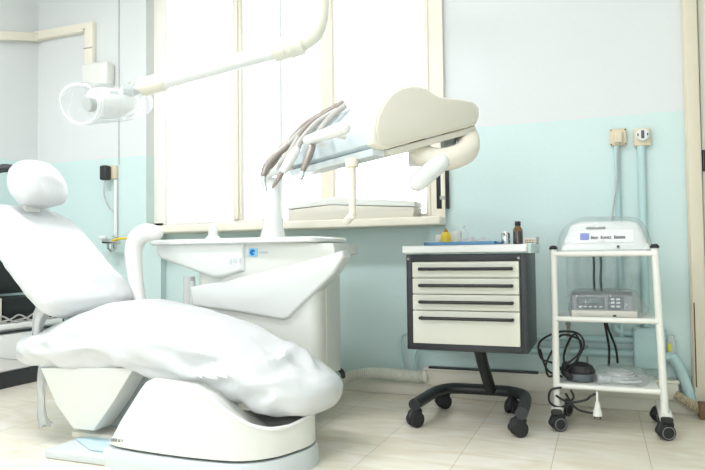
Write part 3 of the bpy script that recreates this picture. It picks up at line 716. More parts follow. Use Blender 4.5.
# ======================================================== delivery console
DW = V((-.8, .6, 0)); DD = V((.6, .8, 0)); UZ = V((0, 0, 1))
Q0 = at(373, 140, 2.02)
def plate(px, py): return on_plane(px, py, Q0, DW)
out_px = [(374, 143), (372, 131), (374, 117), (380, 104), (389, 92), (400, 86), (412, 84), (423, 86), (431, 91), (440, 96), (468, 99.5), (476, 102), (480, 108), (480, 117), (477, 124), (469, 127.5), (430, 137), (388, 149), (380, 148)]
OUT = [plate(x, y) for x, y in out_px]
cen = sum(OUT, V()) / len(OUT)
t = thing('delivery_console', cen - UZ * .15, 'beige instrument console with rounded side panel, hanging over the chair foot', 'instrument console')
b = B(); prism(b, OUT, DW * .05, 0.012, 3); sp = obj('side_panel', b, M['beige'], t)
b = B(); prism(b, [cen + (p - cen) * .93 - DW * .004 for p in OUT], DW * .02, 0.008, 3); obj('side_cap', b, M['beige2'], sp)
CW = .70
ins = [cen + (p - cen) * .95 for p in OUT]
b = B(); prism(b, [p + DW * .05 for p in ins], DW * (CW - .09), 0.004); obj('body', b, M['wrap'], t)
b = B(); prism(b, [p + DW * (CW - .04) for p in OUT], DW * .04, 0.01, 3); obj('side_panel', b, M['beige'], t)
low = [(390, 149), (470, 127.5), (477, 125), (478, 130), (470, 134), (394, 155), (389, 154)]
b = B(); prism(b, [plate(x, y) + DW * .012 for x, y in low], DW * (CW - .03), 0.003); obj('tray_rim', b, M['beige2'], t)
lowb = [(377, 147), (420, 144), (420, 149), (392, 156), (378, 154)]
b = B(); prism(b, [plate(x, y) + DW * .03 for x, y in lowb], DW * (CW - .06), 0.006); obj('underside', b, M['pale'], t)
# front handle
hs = at(344, 128, 2.0); he = hs + DW * .26
b = B(); tube(b, [hs, hs.lerp(he, .5), he], [.023, .021, .020], 16, round_end=True); obj('handle', b, M['white'], t)
for k in (.35, .9):
    q = hs.lerp(he, k); b = B(); cyl(b, q, q + DD * .06 + UZ * -.01, .012, 10); obj('handle_bracket', b, M['white'], t)
# drop rod
r0 = at(352, 162, 2.13); b = B(); lathe(b, (r0.x, 2.13, r0.z + .012), [(.024, 0), (.026, -.012), (.024, -.03), (.015, -.034), (.0145, -.1), (.0125, -.2), (.013, -.215), (.004, -.22)], 18); obj('drop_rod', b, M['beige'], t)
e = V((r0.x, 2.13, r0.z - .19)); b = B(); tube(b, [e, e + V((-.01, 0, -.01)), e + V((-.018, -.01, -.022))], .014, 12, round_end=True); obj('rod_tip', b, M['beige2'], t)
# rear support arm, elbow and wrapped grip below
CX2 = lambda x, y, yy: at(x, y, yy)
b = B(); tube(b, smooth_path([CX2(418, 142, 2.30), CX2(420, 152, 2.27), CX2(432, 159, 2.27), CX2(452, 158, 2.30), CX2(466, 151, 2.36), CX2(468, 140, 2.42), CX2(464, 128, 2.46)], 6), [.035, .042, .042, .042, .044, .044, .04], 20, round_end=True); obj('support_arm', b, M['beige'], t)
b = B(); tube(b, smooth_path([CX2(450, 133, 2.4), CX2(448, 144, 2.4), CX2(450, 152, 2.38)], 5), .03, 14, round_end=True); obj('arm_joint', b, M['pale'], t)
b = B(); tube(b, [CX2(440, 163, 2.25), CX2(427, 174, 2.22), CX2(418, 182, 2.2)], [.034, .034, .034], 18, round_end=True); obj('grip', b, M['white'], t)
b = B(); cyl(b, CX2(415.5, 150, 2.36), CX2(415.5, 166, 2.36), .028, 16, .004); obj('arm_pin', b, M['shell'], t)
# the long arm to the unit's post
q1 = cen + DW * .62 + DD * .06
b = B(); tube(b, smooth_path([V((PX, 2.86, 1.10)), V((PX + .02, 2.80, 1.18)), q1 + V((-.02, .08, -.02)), q1], 6), .03, 14); obj('unit_arm', b, M['white'], t)

# instruments resting in the console front, hoses over the top
def inst(k, pts, rs, m, lab, cat='handpiece', tip=None):
    """pts: (px, py, s) along the tool: picture column and row and depth Y"""
    P = [at(x, y, yy) for x, y, yy in pts]
    hi = P[0]
    tt = thing('handpiece' if cat == 'handpiece' else 'syringe', P[-1], lab, cat, 'instruments in the console rest')
    b = B(); tube(b, smooth_path(P, 6), [q * 1.25 for q in rs], 12, round_end=True); obj('grip', b, m, tt)
    if tip:
        T = [at(x, y, yy) for x, y, yy in tip[0]]
        b = B(); tube(b, smooth_path(T, 4), tip[1], 10, round_end=True); obj('tip', b, tip[2], tt)
    return tt
Yb = 2.22
def hose(tt, pts, m, r=.012):
    b = B(); tube(b, smooth_path([at(*p) for p in pts], 5), r, 10); obj('hose', b, m, tt)
i1 = inst(0, [(287, 146, 2.25), (276, 155, 2.24), (267, 166, 2.23), (264, 174, 2.22)], [.012, .013, .013, .011], M['steel'], 'grey handpiece with the lowest curved tip, farthest left in the console rest', tip=([(264, 173, 2.22), (264, 182, 2.22), (266, 190, 2.22)], [.010, .008, .004], M['chrome']))
hose(i1, [(287, 146, 2.25), (300, 133, 2.27), (315, 121, 2.28), (332, 112, 2.3)], M['hose_grey'])
i2 = inst(1, [(296, 150, 2.2), (290, 160, 2.19), (284, 170, 2.18)], [.013, .016, .013], M['white'], 'white handpiece tapering to a thin tip, second from the left in the console rest', tip=([(284, 170, 2.18), (277, 181, 2.17), (273, 187, 2.17)], [.011, .008, .005], M['steel']))
hose(i2, [(296, 150, 2.2), (303, 138, 2.22), (318, 122, 2.24), (338, 110, 2.26)], M['hose_grey'])
i3 = inst(2, [(312, 147, 2.14), (308, 158, 2.13), (303, 170, 2.12)], [.011, .012, .008], M['steel'], 'straight grey handpiece with a ball end, nearest the white handle', tip=([(303, 170, 2.12), (301, 178, 2.12)], [.008, .010], M['chrome']))
hose(i3, [(312, 147, 2.14), (318, 134, 2.17), (330, 118, 2.2), (346, 105, 2.22)], M['hose_grey'])
i4 = inst(3, [(290, 140, 2.3), (281, 150, 2.29), (273, 163, 2.28), (270, 168, 2.28)], [.010, .012, .011, .006], M['steel'], 'grey handpiece half hidden behind the lowest-hanging one', tip=([(270, 168, 2.28), (268, 174, 2.28)], [.006, .004], M['chrome']))
hose(i4, [(290, 140, 2.3), (305, 124, 2.31), (320, 115, 2.32), (336, 107, 2.33)], M['steel'], .011)
i5 = inst(4, [(299, 137, 2.26), (292, 150, 2.25), (284, 160, 2.24), (279, 166, 2.24)], [.010, .012, .010, .006], M['hose_grey'], 'pale grey handpiece between the white one and the half-hidden one', tip=([(279, 166, 2.24), (277, 170, 2.24)], [.006, .004], M['chrome']))
hose(i5, [(299, 137, 2.26), (310, 124, 2.27), (326, 113, 2.28), (344, 102, 2.28)], M['steel'], .012)

# ============================================================ box on the sill
t = thing('storage_box', (-1.3, 3.34, 0.958), 'flat pale box with a sloping left end, lying on the window sill', 'box')
pp = [at(x, y, 3.275) for x, y in ((288, 210), (288, 217), (413, 217), (414, 207), (330, 205))]
for p in pp[1:3]: p.z = .9585
b = B(); prism(b, pp, (0, .17, 0), .004); obj('base', b, M['beige2'], t)
pp = [at(x, y, 3.272) for x, y in ((286, 209.5), (330, 204.6), (414.5, 206.5), (414.5, 201), (331, 197), (286, 208))]
b = B(); prism(b, pp, (0, .18, 0), .004, 3); obj('lid', b, M['shell'], t)

# ========================================================== drawer trolley
t = thing('drawer_trolley', (-0.55, 2.91, 0), 'black and ivory four-drawer dental cabinet on a black castor base', 'drawer cabinet')
CX0, CX1, CY0, CY1, CZ0, CZ1 = -0.800, -0.283, 2.72, 3.10, 0.342, 0.758
b = B()
box(b, (CX0, CY0, CZ0), (CX0 + .028, CY1, CZ1), .004); box(b, (CX1 - .028, CY0, CZ0), (CX1, CY1, CZ1), .004)
box(b, (CX0 + .02, CY0, CZ0), (CX1 - .02, CY1, CZ0 + .03), .003); box(b, (CX0 + .02, CY0, .727), (CX1 - .02, CY1, CZ1), .003); box(b, (CX0 + .02, CY1 - .02, CZ0), (CX1 - .02, CY1, CZ1))
carc = obj('carcass', b, M['dark'], t)
b = B(); box(b, (CX0 + .03, CY0 + .02, CZ0 + .03), (CX1 - .03, CY1 - .03, .727)); obj('drawer_box', b, M['beige2'], t)
b = B(); box(b, (CX0 - .012, CY0 - .02, .763), (CX1 + .004, CY1 + .005, .795), .006, 3); obj('top', b, M['melamine'], t)
b = B(); box(b, (CX1 + .004, CY0 + .0, .757), (CX1 + .018, CY1 + .005, .798), .003); obj('top_shaded_side', b, M['teal'], t)  # side of the white top slab, its shade put in as teal colour
b = B(); box(b, (CX1 + .006, CY1 - .0, .757), (CX1 + .018, CY1 + .012, .835), .003); obj('corner_upstand', b, M['print_grey'], t)
for k, (z1, z0) in enumerate(((.724, .6565), (.6535, .5865), (.5835, .5165), (.5135, .372))):
    b = B(); box(b, (-.769, CY0 - .012, z0), (-.314, CY0 + .03, z1), .003); dwr = obj('drawer', b, M['drawer'], t)
    zh = (.694, .623, .552, .483)[k]
    b = B(); tube(b, smooth_path([(-.728, CY0 - .012, zh), (-.728, CY0 - .03, zh), (-.713, CY0 - .034, zh), (-.54, CY0 - .034, zh), (-.36, CY0 - .034, zh), (-.343, CY0 - .03, zh), (-.343, CY0 - .012, zh)], 4), .0072, 10); obj('handle', b, M['black'], dwr)
for sx in (-.79, -.315): b = B(); cyl(b, (sx, CY0 - .004, .738), (sx, CY0 + .002, .738), .006, 10); obj('screw', b, M['print_grey'], t)
# base: bent tube, forward legs, slanted stem
path = [(-.785, 2.735, .098), (-.775, 2.86, .098), (-.76, 3.0, .1), (-.73, 3.09, .1), (-.67, 3.13, .1), (-.55, 3.135, .1), (-.45, 3.135, .1), (-.39, 3.11, .1), (-.345, 3.04, .1), (-.33, 2.9, .098), (-.325, 2.72, .098)]
b = B(); tube(b, smooth_path([(x + .008, y, z) for x, y, z in path], 6), .026, 18); obj('base_tube', b, M['dark'], t)
b = B(); tube(b, [(-.525, 2.93, .345), (-.52, 3.0, .25), (-.505, 3.12, .105)], .027, 18); box(b, (-.60, 2.84, .33), (-.44, 3.02, .345), .003); obj('stem', b, M['dark'], t)
for sx in (-.72, -.35): b = B(); cyl(b, (sx, 2.8, .334), (sx, 2.8, .344), .012, 10); obj('fixing', b, M['black'], t)
def caster(parent, loc, r=.033, w=.042, yaw=.4, first=[None], key=0):
    """twin-wheel caster; loc is the floor contact"""
    q = Matrix.Translation(V(loc)) @ Matrix.Rotation(yaw, 4, 'Z')
    b = B(); t2 = bmesh.new(); cyl(t2, (0, 0, r * 1.2), (0, 0, r * 2.35), .008, 10); merge(b, t2, q)
    t2 = bmesh.new(); tube(t2, [(-r * .9, 0, r * 1.2), (-r * .55, 0, r * 1.85), (0, 0, r * 2.1), (r * .5, 0, r * 1.9)], w * .35, 10, round_end=True); merge(b, t2, q)
    c = obj('caster', b, M['rubber'], parent)
    for s in (-1, 1):
        b = B(); t2 = bmesh.new(); lathe(t2, (0, s * w * .12, r), [(r * .55, 0), (r * .95, .002), (r, .005), (r, w * .32), (r * .92, w * .37), (r * .5, w * .36), (r * .1, w * .4)], 22, (0, s, 0)); merge(b, t2, q); wh = obj('wheel', b, M['rubber'], c)
    return c
for loc, yw in (((-.775, 2.745, 0), .9), ((-.735, 3.12, 0), .7), ((-.405, 3.115, 0), 1.2), ((-.33, 2.735, 0), .5)): caster(t, loc, .034, .05, yw)

# ------------------------------------------------- things on the cabinet top
TZ = .796
t = thing('tray', (-.58, 2.9, TZ), 'flat blue plastic tray on the drawer cabinet top', 'tray')
b = B(); box(b, (-.728, 2.76, TZ), (-.412, 3.02, TZ + .005), .003)
for lo, hi in (((-.728, 2.76, TZ), (-.412, 2.77, TZ + .015)), ((-.728, 3.01, TZ), (-.412, 3.02, TZ + .015)), ((-.728, 2.76, TZ), (-.718, 3.02, TZ + .015)), ((-.422, 2.76, TZ), (-.412, 3.02, TZ + .015))): box(b, lo, hi, .003)
obj('base', b, M['blue'], t)
TB = TZ + .007
t = thing('squeeze_bottle', (-.663, 2.86, TB), 'small round yellow bottle on the blue tray', 'bottle')
b = B(); lathe(b, (-.652, 2.86, TB), [(.017, 0), (.023, .006), (.025, .028), (.022, .044), (.012, .055)], 20); obj('body', b, M['yellow'], t)
b = B(); lathe(b, (-.652, 2.86, TB + .054), [(.011, 0), (.010, .008), (.005, .014), (.003, .02)], 16); obj('cap', b, M['gold'], t)
b = B(); box(b, (-.715, 2.92, TB), (-.665, 2.97, TB + .045), .003); tag(obj('paper_box', b, M['paper']), 'plain white carton behind the yellow bottle, at its left', 'box')
b = B(); lathe(b, (-.627, 2.96, TB), [(.018, 0), (.028, .003), (.03, .06), (.0295, .06), (.027, .006)], 20); tag(obj('plastic_cup', b, M['paper']), 'white cup just behind the yellow bottle', 'cup')
t = thing('clear_bottle', (-.6, 2.95, TB), 'translucent clear bottle behind the tray, right of the white cup', 'bottle')
b = B(); lathe(b, (-.58, 2.93, TB), [(.016, 0), (.02, .004), (.02, .05), (.008, .062), (.008, .07)], 18); obj('body', b, M['film'], t)
b = B(); lathe(b, (-.58, 2.93, TB + .07), [(.01, 0), (.01, .012), (.004, .016)], 14); obj('cap', b, M['milky'], t)
b = B(); bmesh.ops.create_grid(b, x_segments=40, y_segments=24, size=1)
for v in b.verts:
    x, y = v.co.x, v.co.y; e = max(0, 1 - (x * x + y * y) * .8)
    v.co = V((-.525 + x * .088, 2.88 + y * .085, TB + .002 + .028 * e * abs(.6 + noise.noise(V((x * 3, y * 3, 2)))) + .004 * abs(noise.noise(V((x * 9, y * 9, 5))))))
g = bmesh.ops.extrude_face_region(b, geom=b.faces[:]); bmesh.ops.translate(b, vec=(0, 0, -.0015), verts=[v for v in g['geom'] if isinstance(v, bmesh.types.BMVert)])
tag(obj('plastic_wrap', b, M['milky']), 'crumpled clear plastic wrapping lying on the blue tray', 'plastic wrap')
t = thing('tin_jar', (-.385, 2.86, TZ), 'short silvery metal jar left of the brown bottle', 'jar')
b = B(); lathe(b, (-.385, 2.86, TZ), [(.018, 0), (.0195, .003), (.0195, .02), (.0185, .021), (.0185, .024), (.0195, .025), (.0195, .048), (.017, .052)], 20); obj('body', b, M['chrome'], t)
b = B(); lathe(b, (-.385, 2.86, TZ + .052), [(.015, 0), (.013, .006), (.004, .01)], 16); obj('lid', b, M['white'], t)
t = thing('medicine_bottle', (-.34, 2.86, TZ), 'brown glass bottle with black cap on the drawer cabinet', 'bottle')
b = B(); lathe(b, (-.332, 2.86, TZ), [(.018, 0), (.0215, .004), (.0215, .058)], 22); obj('body', b, M['amber'], t)
b = B(); lathe(b, (-.332, 2.86, TZ + .058), [(.0215, 0), (.021, .006), (.012, .02), (.0105, .026)], 22); obj('shoulder', b, M['ambertop'], t)
b = B(); lathe(b, (-.332, 2.86, TZ + .082), [(.0125, 0), (.013, .002), (.013, .017), (.011, .019)], 20); obj('cap', b, M['black'], t)
t = thing('medicine_box', (-.30, 2.95, TZ), 'small white carton with a gold label at the cabinet corner', 'box')
b = B(); box(b, (-.318, 2.965, TZ), (-.268, 2.99, TZ + .031), .001); obj('carton', b, M['paper'], t)
b = B(); box(b, (-.312, 2.963, TZ + .008), (-.273, 2.966, TZ + .022)); lb = obj('label', b, M['gold'], t)
b = B(); x = -.309
for w in (.005, .006, .004, .006, .005): box(b, (x, 2.9615, TZ + .011), (x + w, 2.963, TZ + .019)); x += w + .0022
obj('lettering', b, M['paper'], lb)

# ============================================================= tube trolley
t = thing('tube_trolley', (0.015, 3.03, 0), 'cream white three-shelf tube trolley on black castors by the door', 'trolley')
LX, RX = -.188, .210
for x, lean in ((LX, .0), (RX, .022)):
    b = B(); tube(b, [(x + lean, 2.90, .085), (x, 2.90, .775)], .0148, 16); p = obj('post', b, M['trolley'], t)
    b = B(); lathe(b, (x, 2.90, .772), [(.018, 0), (.018, .008), (.012, .016), (.003, .018)], 16); obj('post_cap', b, M['black'], p)
    b = B(); rings = []
    for y, hw, z0, z1 in ((2.855, .024, .072, .096), (2.87, .025, .07, .1), (2.93, .025, .07, .112), (3.05, .022, .07, .105), (3.17, .02, .07, .095), (3.185, .017, .073, .092)):
        rings.append(ring(V((x + lean + .002, y, (z0 + z1) / 2)), V((1, 0, 0)), V((0, 0, 1)), hw, (z1 - z0) / 2, 20, 4))
    loft(b, rings); ft = obj('foot', b, M['trolley'], t)
    b = B(); loft(b, [ring(V((x + lean + .002, y, .084)), V((1, 0, 0)), V((0, 0, 1)), hw, hz, 20, 4) for y, hw, hz in ((2.845, .02, .009), (2.848, .0235, .0125), (2.858, .0235, .0125))]); obj('foot_cap', b, M['black'], ft)
for z, nm in ((.752, 0), (.474, 0), (.188, 0)):
    b = B(); box(b, (LX, 2.905, z - .006), (RX + .004, 3.24, z + .004), .003); sh = obj('shelf', b, M['trolley'], t)
    b = B(); cyl(b, (LX, 2.895, z), (RX + .006, 2.895, z - .002), .0115, 14); obj('shelf_rail', b, M['trolley'], sh)
for x, y, yw in ((LX + .006, 2.88, .5), (RX + .022, 2.88, .35), (LX + .02, 3.16, 1.0), (RX + .02, 3.16, .4)):
    c = caster(t, (x, y, 0), .031, .048, yw)
    for wh in list(c.children):
        q = Matrix.Translation(V((x, y, 0))) @ Matrix.Rotation(yw, 4, 'Z')
    b = B()
    for s in (-1, 1):
        t2 = bmesh.new(); tube(t2, [V((.024 * math.cos(a), s * .0235, .031 + .024 * math.sin(a))) for a in [k * PI / 12 for k in range(25)]], .0022, 6); merge(b, t2, q)
    obj('rim', b, M['wheelgrey'], c)
# top device
SZ = .757
t = thing('medical_device', (0.02, 3.05, SZ), 'white box-shaped dental machine with a sloped front, on the trolley top shelf', 'medical device')
rings = []
for z, x0, x1, y0, y1 in ((SZ + .001, -.16, .197, 2.935, 3.20), (SZ + .012, -.162, .199, 2.93, 3.205), (SZ + .035, -.155, .192, 2.94, 3.205), (SZ + .04, -.147, .185, 2.95, 3.205), (SZ + .10, -.128, .168, 2.985, 3.20), (SZ + .122, -.118, .158, 3.0, 3.19), (SZ + .136, -.085, .125, 3.03, 3.17), (SZ + .138, -.05, .09, 3.06, 3.15)):
    rings.append([V((x, y, z)) for x, y in rounded_rect(x0, x1, y0, y1, .02 if z < SZ + .12 else .015, 4)])
b = B(); loft(b, rings); dev = obj('housing', b, M['white'], t)
fz = V((0, (2.985 - 2.95), .06)).normalized(); fo = V((.02, 2.95, SZ + .04))
def face_pt(x, h, off=-.002): return fo + V((x, 0, 0)) + fz * h + V((0, off * .86, -off * -.5))
def face_box(bm, x0, x1, h0, h1, th=.003):
    n = V((0, -fz.z, fz.y)); return prism(bm, [face_pt(x0, h0), face_pt(x1, h0), face_pt(x1, h1), face_pt(x0, h1)], n * th)
b = B(); face_box(b, -.118, .115, .004, .066, .001); pan = obj('front_panel', b, M['melamine'], dev)
b = B(); face_box(b, -.10, -.062, .018, .052); obj('emblem', b, M['lilac'], t)
b = B(); x = -.055
for word in (4, 6, 6):
    for k in range(word): face_box(b, x, x + .006, .021, .033 + (.004 if k == 0 else 0)); x += .0075
    x += .009
obj('lettering', b, M['print_dark'], t)
b = B(); x = -.03
for k in range(6): face_box(b, x, x + .0035, .008, .0115); x += .005
obj('small_lettering', b, M['print_grey'], t)
b = B(); box(b, (-.055, 2.982, SZ + .102), (.025, 3.0, SZ + .112), .003); obj('slot', b, M['print_grey'], t)
b = B(); cyl(b, (.072, 2.934, SZ + .024), (.072, 2.925, SZ + .024), .006, 14, .001); obj('knob', b, M['print_dark'], t)
def bag(rings_spec, amp, freq, seed, n=36):
    b = B(); R_ = []
    for z, x0, x1, y0, y1 in interp(rings_spec, 4): R_.append(ring(V(((x0 + x1) / 2, (y0 + y1) / 2, z)), V((1, 0, 0)), V((0, 1, 0)), (x1 - x0) / 2, (y1 - y0) / 2, n, 4.5))
    loft(b, R_); return crumple(b, amp, freq, seed)
b = bag([(SZ + .004, -.178, .21, 2.925, 3.215), (SZ + .03, -.18, .212, 2.922, 3.216), (SZ + .08, -.168, .20, 2.945, 3.216), (SZ + .125, -.14, .18, 2.975, 3.21), (SZ + .15, -.1, .14, 3.0, 3.19), (SZ + .158, -.03, .06, 3.05, 3.14)], .006, 14, 1.1)
tag(obj('plastic_bag', b, M['clear']), 'clear plastic bag pulled over the white machine on the top shelf', 'plastic bag')
# bag skirt hanging between top and middle shelf
b = B(); rows = []
for k in range(14):
    z = .745 - .20 * k / 13; r = []
    for j in range(40):
        u = j / 39; r.append(V((-.15 + .31 * u * (1 - .12 * k / 13), 3.16 + .03 * noise.noise(V((u * 5, k * .25, 3))) + .02 * math.sin(u * 19), z + .02 * noise.noise(V((u * 6, k * .1, 9))) * k / 13)))
    rows.append(r)
loft(b, [list(r) + [p + V((0, .002, 0)) for p in r[::-1]] for r in rows]); crumple(b, .004, 18, 9.0)
tag(obj('plastic_sheet', b, M['clear']), 'loose clear plastic hanging down under the trolley top shelf', 'plastic sheet')
# middle: control unit
MZ = .479
t = thing('control_unit', (0.0, 3.0, MZ), 'grey control unit with small display and keypad, on the trolley middle shelf', 'control unit')
b = B(); box(b, (-.122, 2.925, MZ + .001), (.142, 3.12, MZ + .03), .006, 3); obj('base', b, M['beige2'], t)
b = B(); prism(b, [V((-.122, 2.93, MZ + .03)), V((-.122, 2.965, MZ + .092)), V((-.122, 3.11, MZ + .102)), V((-.122, 3.115, MZ + .03))], (.25, 0, 0), .006, 3); obj('housing', b, M['devgrey'], t)
sz = V((0, .035, .062)).normalized(); so = V((-.122, 2.93, MZ + .03)); sn = V((0, -sz.z, sz.y))
def sl(bm, x0, x1, h0, h1, o=.001, th=.003): return prism(bm, [so + V((x, 0, 0)) + sz * h + sn * o for x, h in ((x0, h0), (x1, h0), (x1, h1), (x0, h1))], sn * th)
b = B(); sl(b, .022, .136, .008, .062); obj('display_bezel', b, M['devdark'], t)
b = B(); sl(b, .034, .126, .03, .054, .003); obj('display', b, M['lcd'], t)
b = B(); sl(b, .148, .212, .006, .066); obj('keypad', b, M['devdark'], t)
for k in range(5):
    b = B(); sl(b, .03 + k * .021, .042 + k * .021, .013, .018, .003); obj('button', b, M['pale'], t)
for i in range(3):
    for j in range(2):
        b = B(); sl(b, .160 + j * .022, .175 + j * .022, .014 + i * .017, .022 + i * .017, .003); obj('key', b, M['pale'], t)
b = B(); box(b, (.045, 2.92, MZ + .006), (.058, 2.926, MZ + .014)); obj('socket', b, M['dark'], t)
b = bag([(MZ + .004, -.135, .165, 2.918, 3.13), (MZ + .03, -.137, .19, 2.915, 3.135), (MZ + .07, -.13, .165, 2.935, 3.135), (MZ + .105, -.125, .14, 2.955, 3.13), (MZ + .115, -.08, .1, 3.0, 3.1)], .006, 18, 6.1)
tag(obj('plastic_bag', b, M['clear']), 'clear plastic bag wrapped round the grey control unit', 'plastic bag')
# lower shelf: bagged kit, foot pedal, cables
LZ = .193
t = thing('bagged_kit', (.07, 3.03, LZ), 'clear plastic bag of folded white tubing on the trolley bottom shelf', 'plastic bag')
b = B()
for k in range(4): 
    P = [(.07 + (.085 - k * .012) * math.cos(a), 3.03 + (.07 - k * .01) * math.sin(a), LZ + .014 + k * .009) for a in [i * PI / 8 for i in range(17)]]
    tube(b, P, .006, 8)
box(b, (-.02, 2.95, LZ + .001), (.03, 3.02, LZ + .035), .006, 2); crumple(b, .012, 16, 7.7); obj('tubing', b, M['milky'], t)
b = bag([(LZ + .001, -.03, .165, 2.93, 3.14), (LZ + .02, -.045, .18, 2.925, 3.145), (LZ + .045, -.03, .165, 2.945, 3.135), (LZ + .062, .01, .13, 2.98, 3.10)], .008, 20, 2.2); obj('bag', b, M['film'], t)
t = thing('foot_pedal', (-.1, 3.03, LZ), 'dark round foot pedal on the trolley bottom shelf', 'foot pedal')
b = B(); lathe(b, (-.092, 3.02, LZ + .001), [(.062, 0), (.065, .006), (.064, .028), (.06, .034)], 28); obj('base', b, M['devdark'], t)
b = B(); lathe(b, (-.092, 3.02, LZ + .034), [(.06, 0), (.062, .01), (.05, .032), (.025, .044), (.005, .048)], 28); obj('dome', b, M['rubber'], t)
b = B(); tube(b, smooth_path([(-.155, 3.0, LZ + .07), (-.16, 2.98, LZ + .04), (-.135, 2.97, LZ + .02)], 4), .014, 10, round_end=True); obj('strain_relief', b, M['rubber'], t)
# coiled cables
cb = [[(-.135, 2.97, LZ + .03), (-.20, 2.96, .27), (-.255, 2.97, .29), (-.26, 2.98, .36), (-.18, 3.0, .405), (-.10, 3.01, .40), (-.075, 3.01, .35), (-.11, 3.0, .28), (-.15, 2.98, .235)],
      [(-.15, 2.98, .225), (-.16, 2.99, .30), (-.135, 3.02, .37), (-.11, 3.05, .39), (-.09, 3.06, .33), (-.12, 3.02, .24)],
      [(-.26, 2.98, .33), (-.23, 2.97, .24), (-.165, 2.955, .215)],
      [(-.165, 2.87, .185), (-.21, 2.87, .17), (-.215, 2.87, .12), (-.17, 2.88, .10), (-.12, 2.88, .14), (-.13, 2.885, .175)],
      [(-.15, 2.88, .16), (-.11, 2.88, .10), (-.05, 2.88, .085), (-.03, 2.89, .09)]]
cb += [[(-.20, 2.97, .36), (-.16, 2.985, .395), (-.09, 3.0, .37), (-.10, 3.0, .31), (-.17, 2.98, .25), (-.22, 2.97, .21), (-.235, 2.96, .26), (-.205, 2.965, .33)],
       [(-.19, 2.872, .15), (-.14, 2.875, .125), (-.075, 2.88, .135), (-.05, 2.88, .155), (-.03, 2.885, .165)]]
b = B()
for P in cb: tube(b, smooth_path(P, 6), .0048, 8)
tag(obj('coiled_cable', b, M['cable']), 'black cable coiled round the left post and foot pedal of the tube trolley', 'cable')
t = thing('power_plug', (-.025, 2.88, .07), 'white mains plug hanging under the trolley bottom shelf', 'plug')
b = B(); tube(b, [(-.025, 2.88, .175), (-.025, 2.88, .135), (-.025, 2.88, .125), (-.025, 2.88, .105), (-.025, 2.88, .088), (-.025, 2.88, .075)], [.0045, .005, .010, .013, .0185, .019], 14); obj('body', b, M['paper'], t)
for sx in (-.036, -.014): b = B(); cyl(b, (sx, 2.88, .06), (sx, 2.88, .077), .0028, 8); obj('pin', b, M['print_dark'], t)
for k, (P, lab) in enumerate((([(-.03, 3.26, .76), (-.028, 3.28, .70), (-.03, 3.27, .62), (-.025, 3.26, .52)], 'left black cable hanging behind the trolley between top and middle shelf'),
                              ([(.0, 3.26, .76), (.004, 3.28, .70), (.0, 3.27, .62), (.008, 3.26, .52)], 'right black cable hanging behind the trolley between top and middle shelf'),
                              ([(.008, 3.26, .46), (.02, 3.28, .38), (.03, 3.28, .3), (.026, 3.27, .22)], 'left black cable hanging behind the trolley below the middle shelf'),
                              ([(.014, 3.262, .46), (.03, 3.28, .39), (.058, 3.28, .31), (.066, 3.27, .235)], 'right black cable hanging behind the trolley below the middle shelf'))):
    b = B(); tube(b, smooth_path(P, 6), .0055, 8); tag(obj('hanging_cable', b, M['cable']), lab, 'cable', 'black cables behind the tube trolley')
b = B(); cyl(b, (-.07, W - .006, .17), (-.07, W - .006, .30), .005, 8); tag(obj('wall_cable', b, M['hose_grey']), 'short grey cable clipped to the wall above the trolley bottom shelf', 'cable')

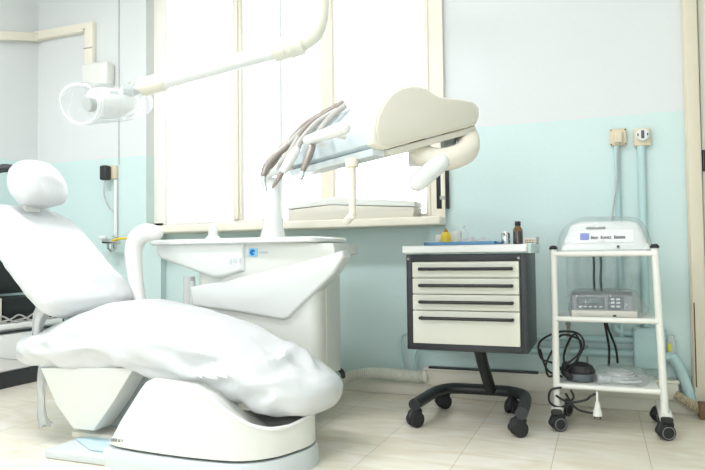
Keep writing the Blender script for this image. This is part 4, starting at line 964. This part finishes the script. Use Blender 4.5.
# ================================================================ lighting
LAMPS = ((-2.4, 1.4, 46, 'added white ceiling light panel nearest the corner by the window'), (-.7, 1.5, 19, 'added white ceiling light panel over the trolleys'),
         (-1.5, -.9, 52, 'added white ceiling light panel in the middle of the room, behind the chair foot end'), (.6, -1.0, 8, 'added white ceiling light panel at the rear, on the door side'))
for i, (x, y, pw, lab) in enumerate(LAMPS):  # unseen ceiling panels, added to brighten the walls and even out the light
    lt = thing('fill_panel', (x, y, H), lab, 'ceiling light', 'added fill light panels')
    b = B(); box(b, (x - .62, y - .17, H - .05), (x + .62, y + .17, H - .001), .006); obj('housing', b, M['melamine'], lt)
    b = B(); box(b, (x - .6, y - .15, H - .053), (x + .6, y + .15, H - .049)); obj('diffuser', b, M['fixture'], lt)
    l = bpy.data.lights.new('fill_lamp', 'AREA'); l.shape = 'RECTANGLE'; l.size = 1.2; l.size_y = .3; l.energy = pw; l.color = (.95, .955, 1)
    lo = bpy.data.objects.new('fill_lamp', l); COL.objects.link(lo); lo.location = (x, y, H - .06)
def portal(loc, rot, sx, sy):
    l = bpy.data.lights.new('window_portal', 'AREA'); l.shape = 'RECTANGLE'; l.size = sx; l.size_y = sy; l.cycles.is_portal = True
    o = bpy.data.objects.new('window_portal', l); COL.objects.link(o); o.location = loc; o.rotation_euler = rot
portal(((WX0 + WX1) / 2, FY + .12, (WZ0 + WZ1) / 2), (-PI / 2, 0, 0), WX1 - WX0, WZ1 - WZ0)
portal((X0 - .15, (LY0 + LY1) / 2, 1.8), (0, -PI / 2, 0), 1.8, LY1 - LY0)
portal(((RX0 + RX1) / 2, Y0 - .15, (RZ0 + RZ1) / 2), (PI / 2, 0, 0), RX1 - RX0, RZ1 - RZ0)
w = bpy.data.worlds.new('overcast_sky'); scene.world = w; w.use_nodes = True
nt = w.node_tree; bg = nt.nodes['Background']
sky_tc = nt.nodes.new('ShaderNodeTexCoord'); grad = nt.nodes.new('ShaderNodeTexNoise'); grad.inputs['Scale'].default_value = 1.2
cr = nt.nodes.new('ShaderNodeValToRGB'); cr.color_ramp.elements[0].color = (.88, .94, 1, 1); cr.color_ramp.elements[1].color = (1, 1, 1, 1)
nt.links.new(sky_tc.outputs['Generated'], grad.inputs['Vector']); nt.links.new(grad.outputs['Fac'], cr.inputs['Fac']); nt.links.new(cr.outputs['Color'], bg.inputs['Color'])
bg.inputs['Strength'].default_value = 4.0

vs = scene.view_settings
vs.view_transform = 'Standard'; vs.look = 'None'; vs.exposure = -0.12; vs.gamma = 1; vs.use_curve_mapping = False
scene.cycles.use_denoising = True
scene.cycles.max_bounces = 10; scene.cycles.transparent_max_bounces = 16
scene.cycles.sample_clamp_indirect = 8
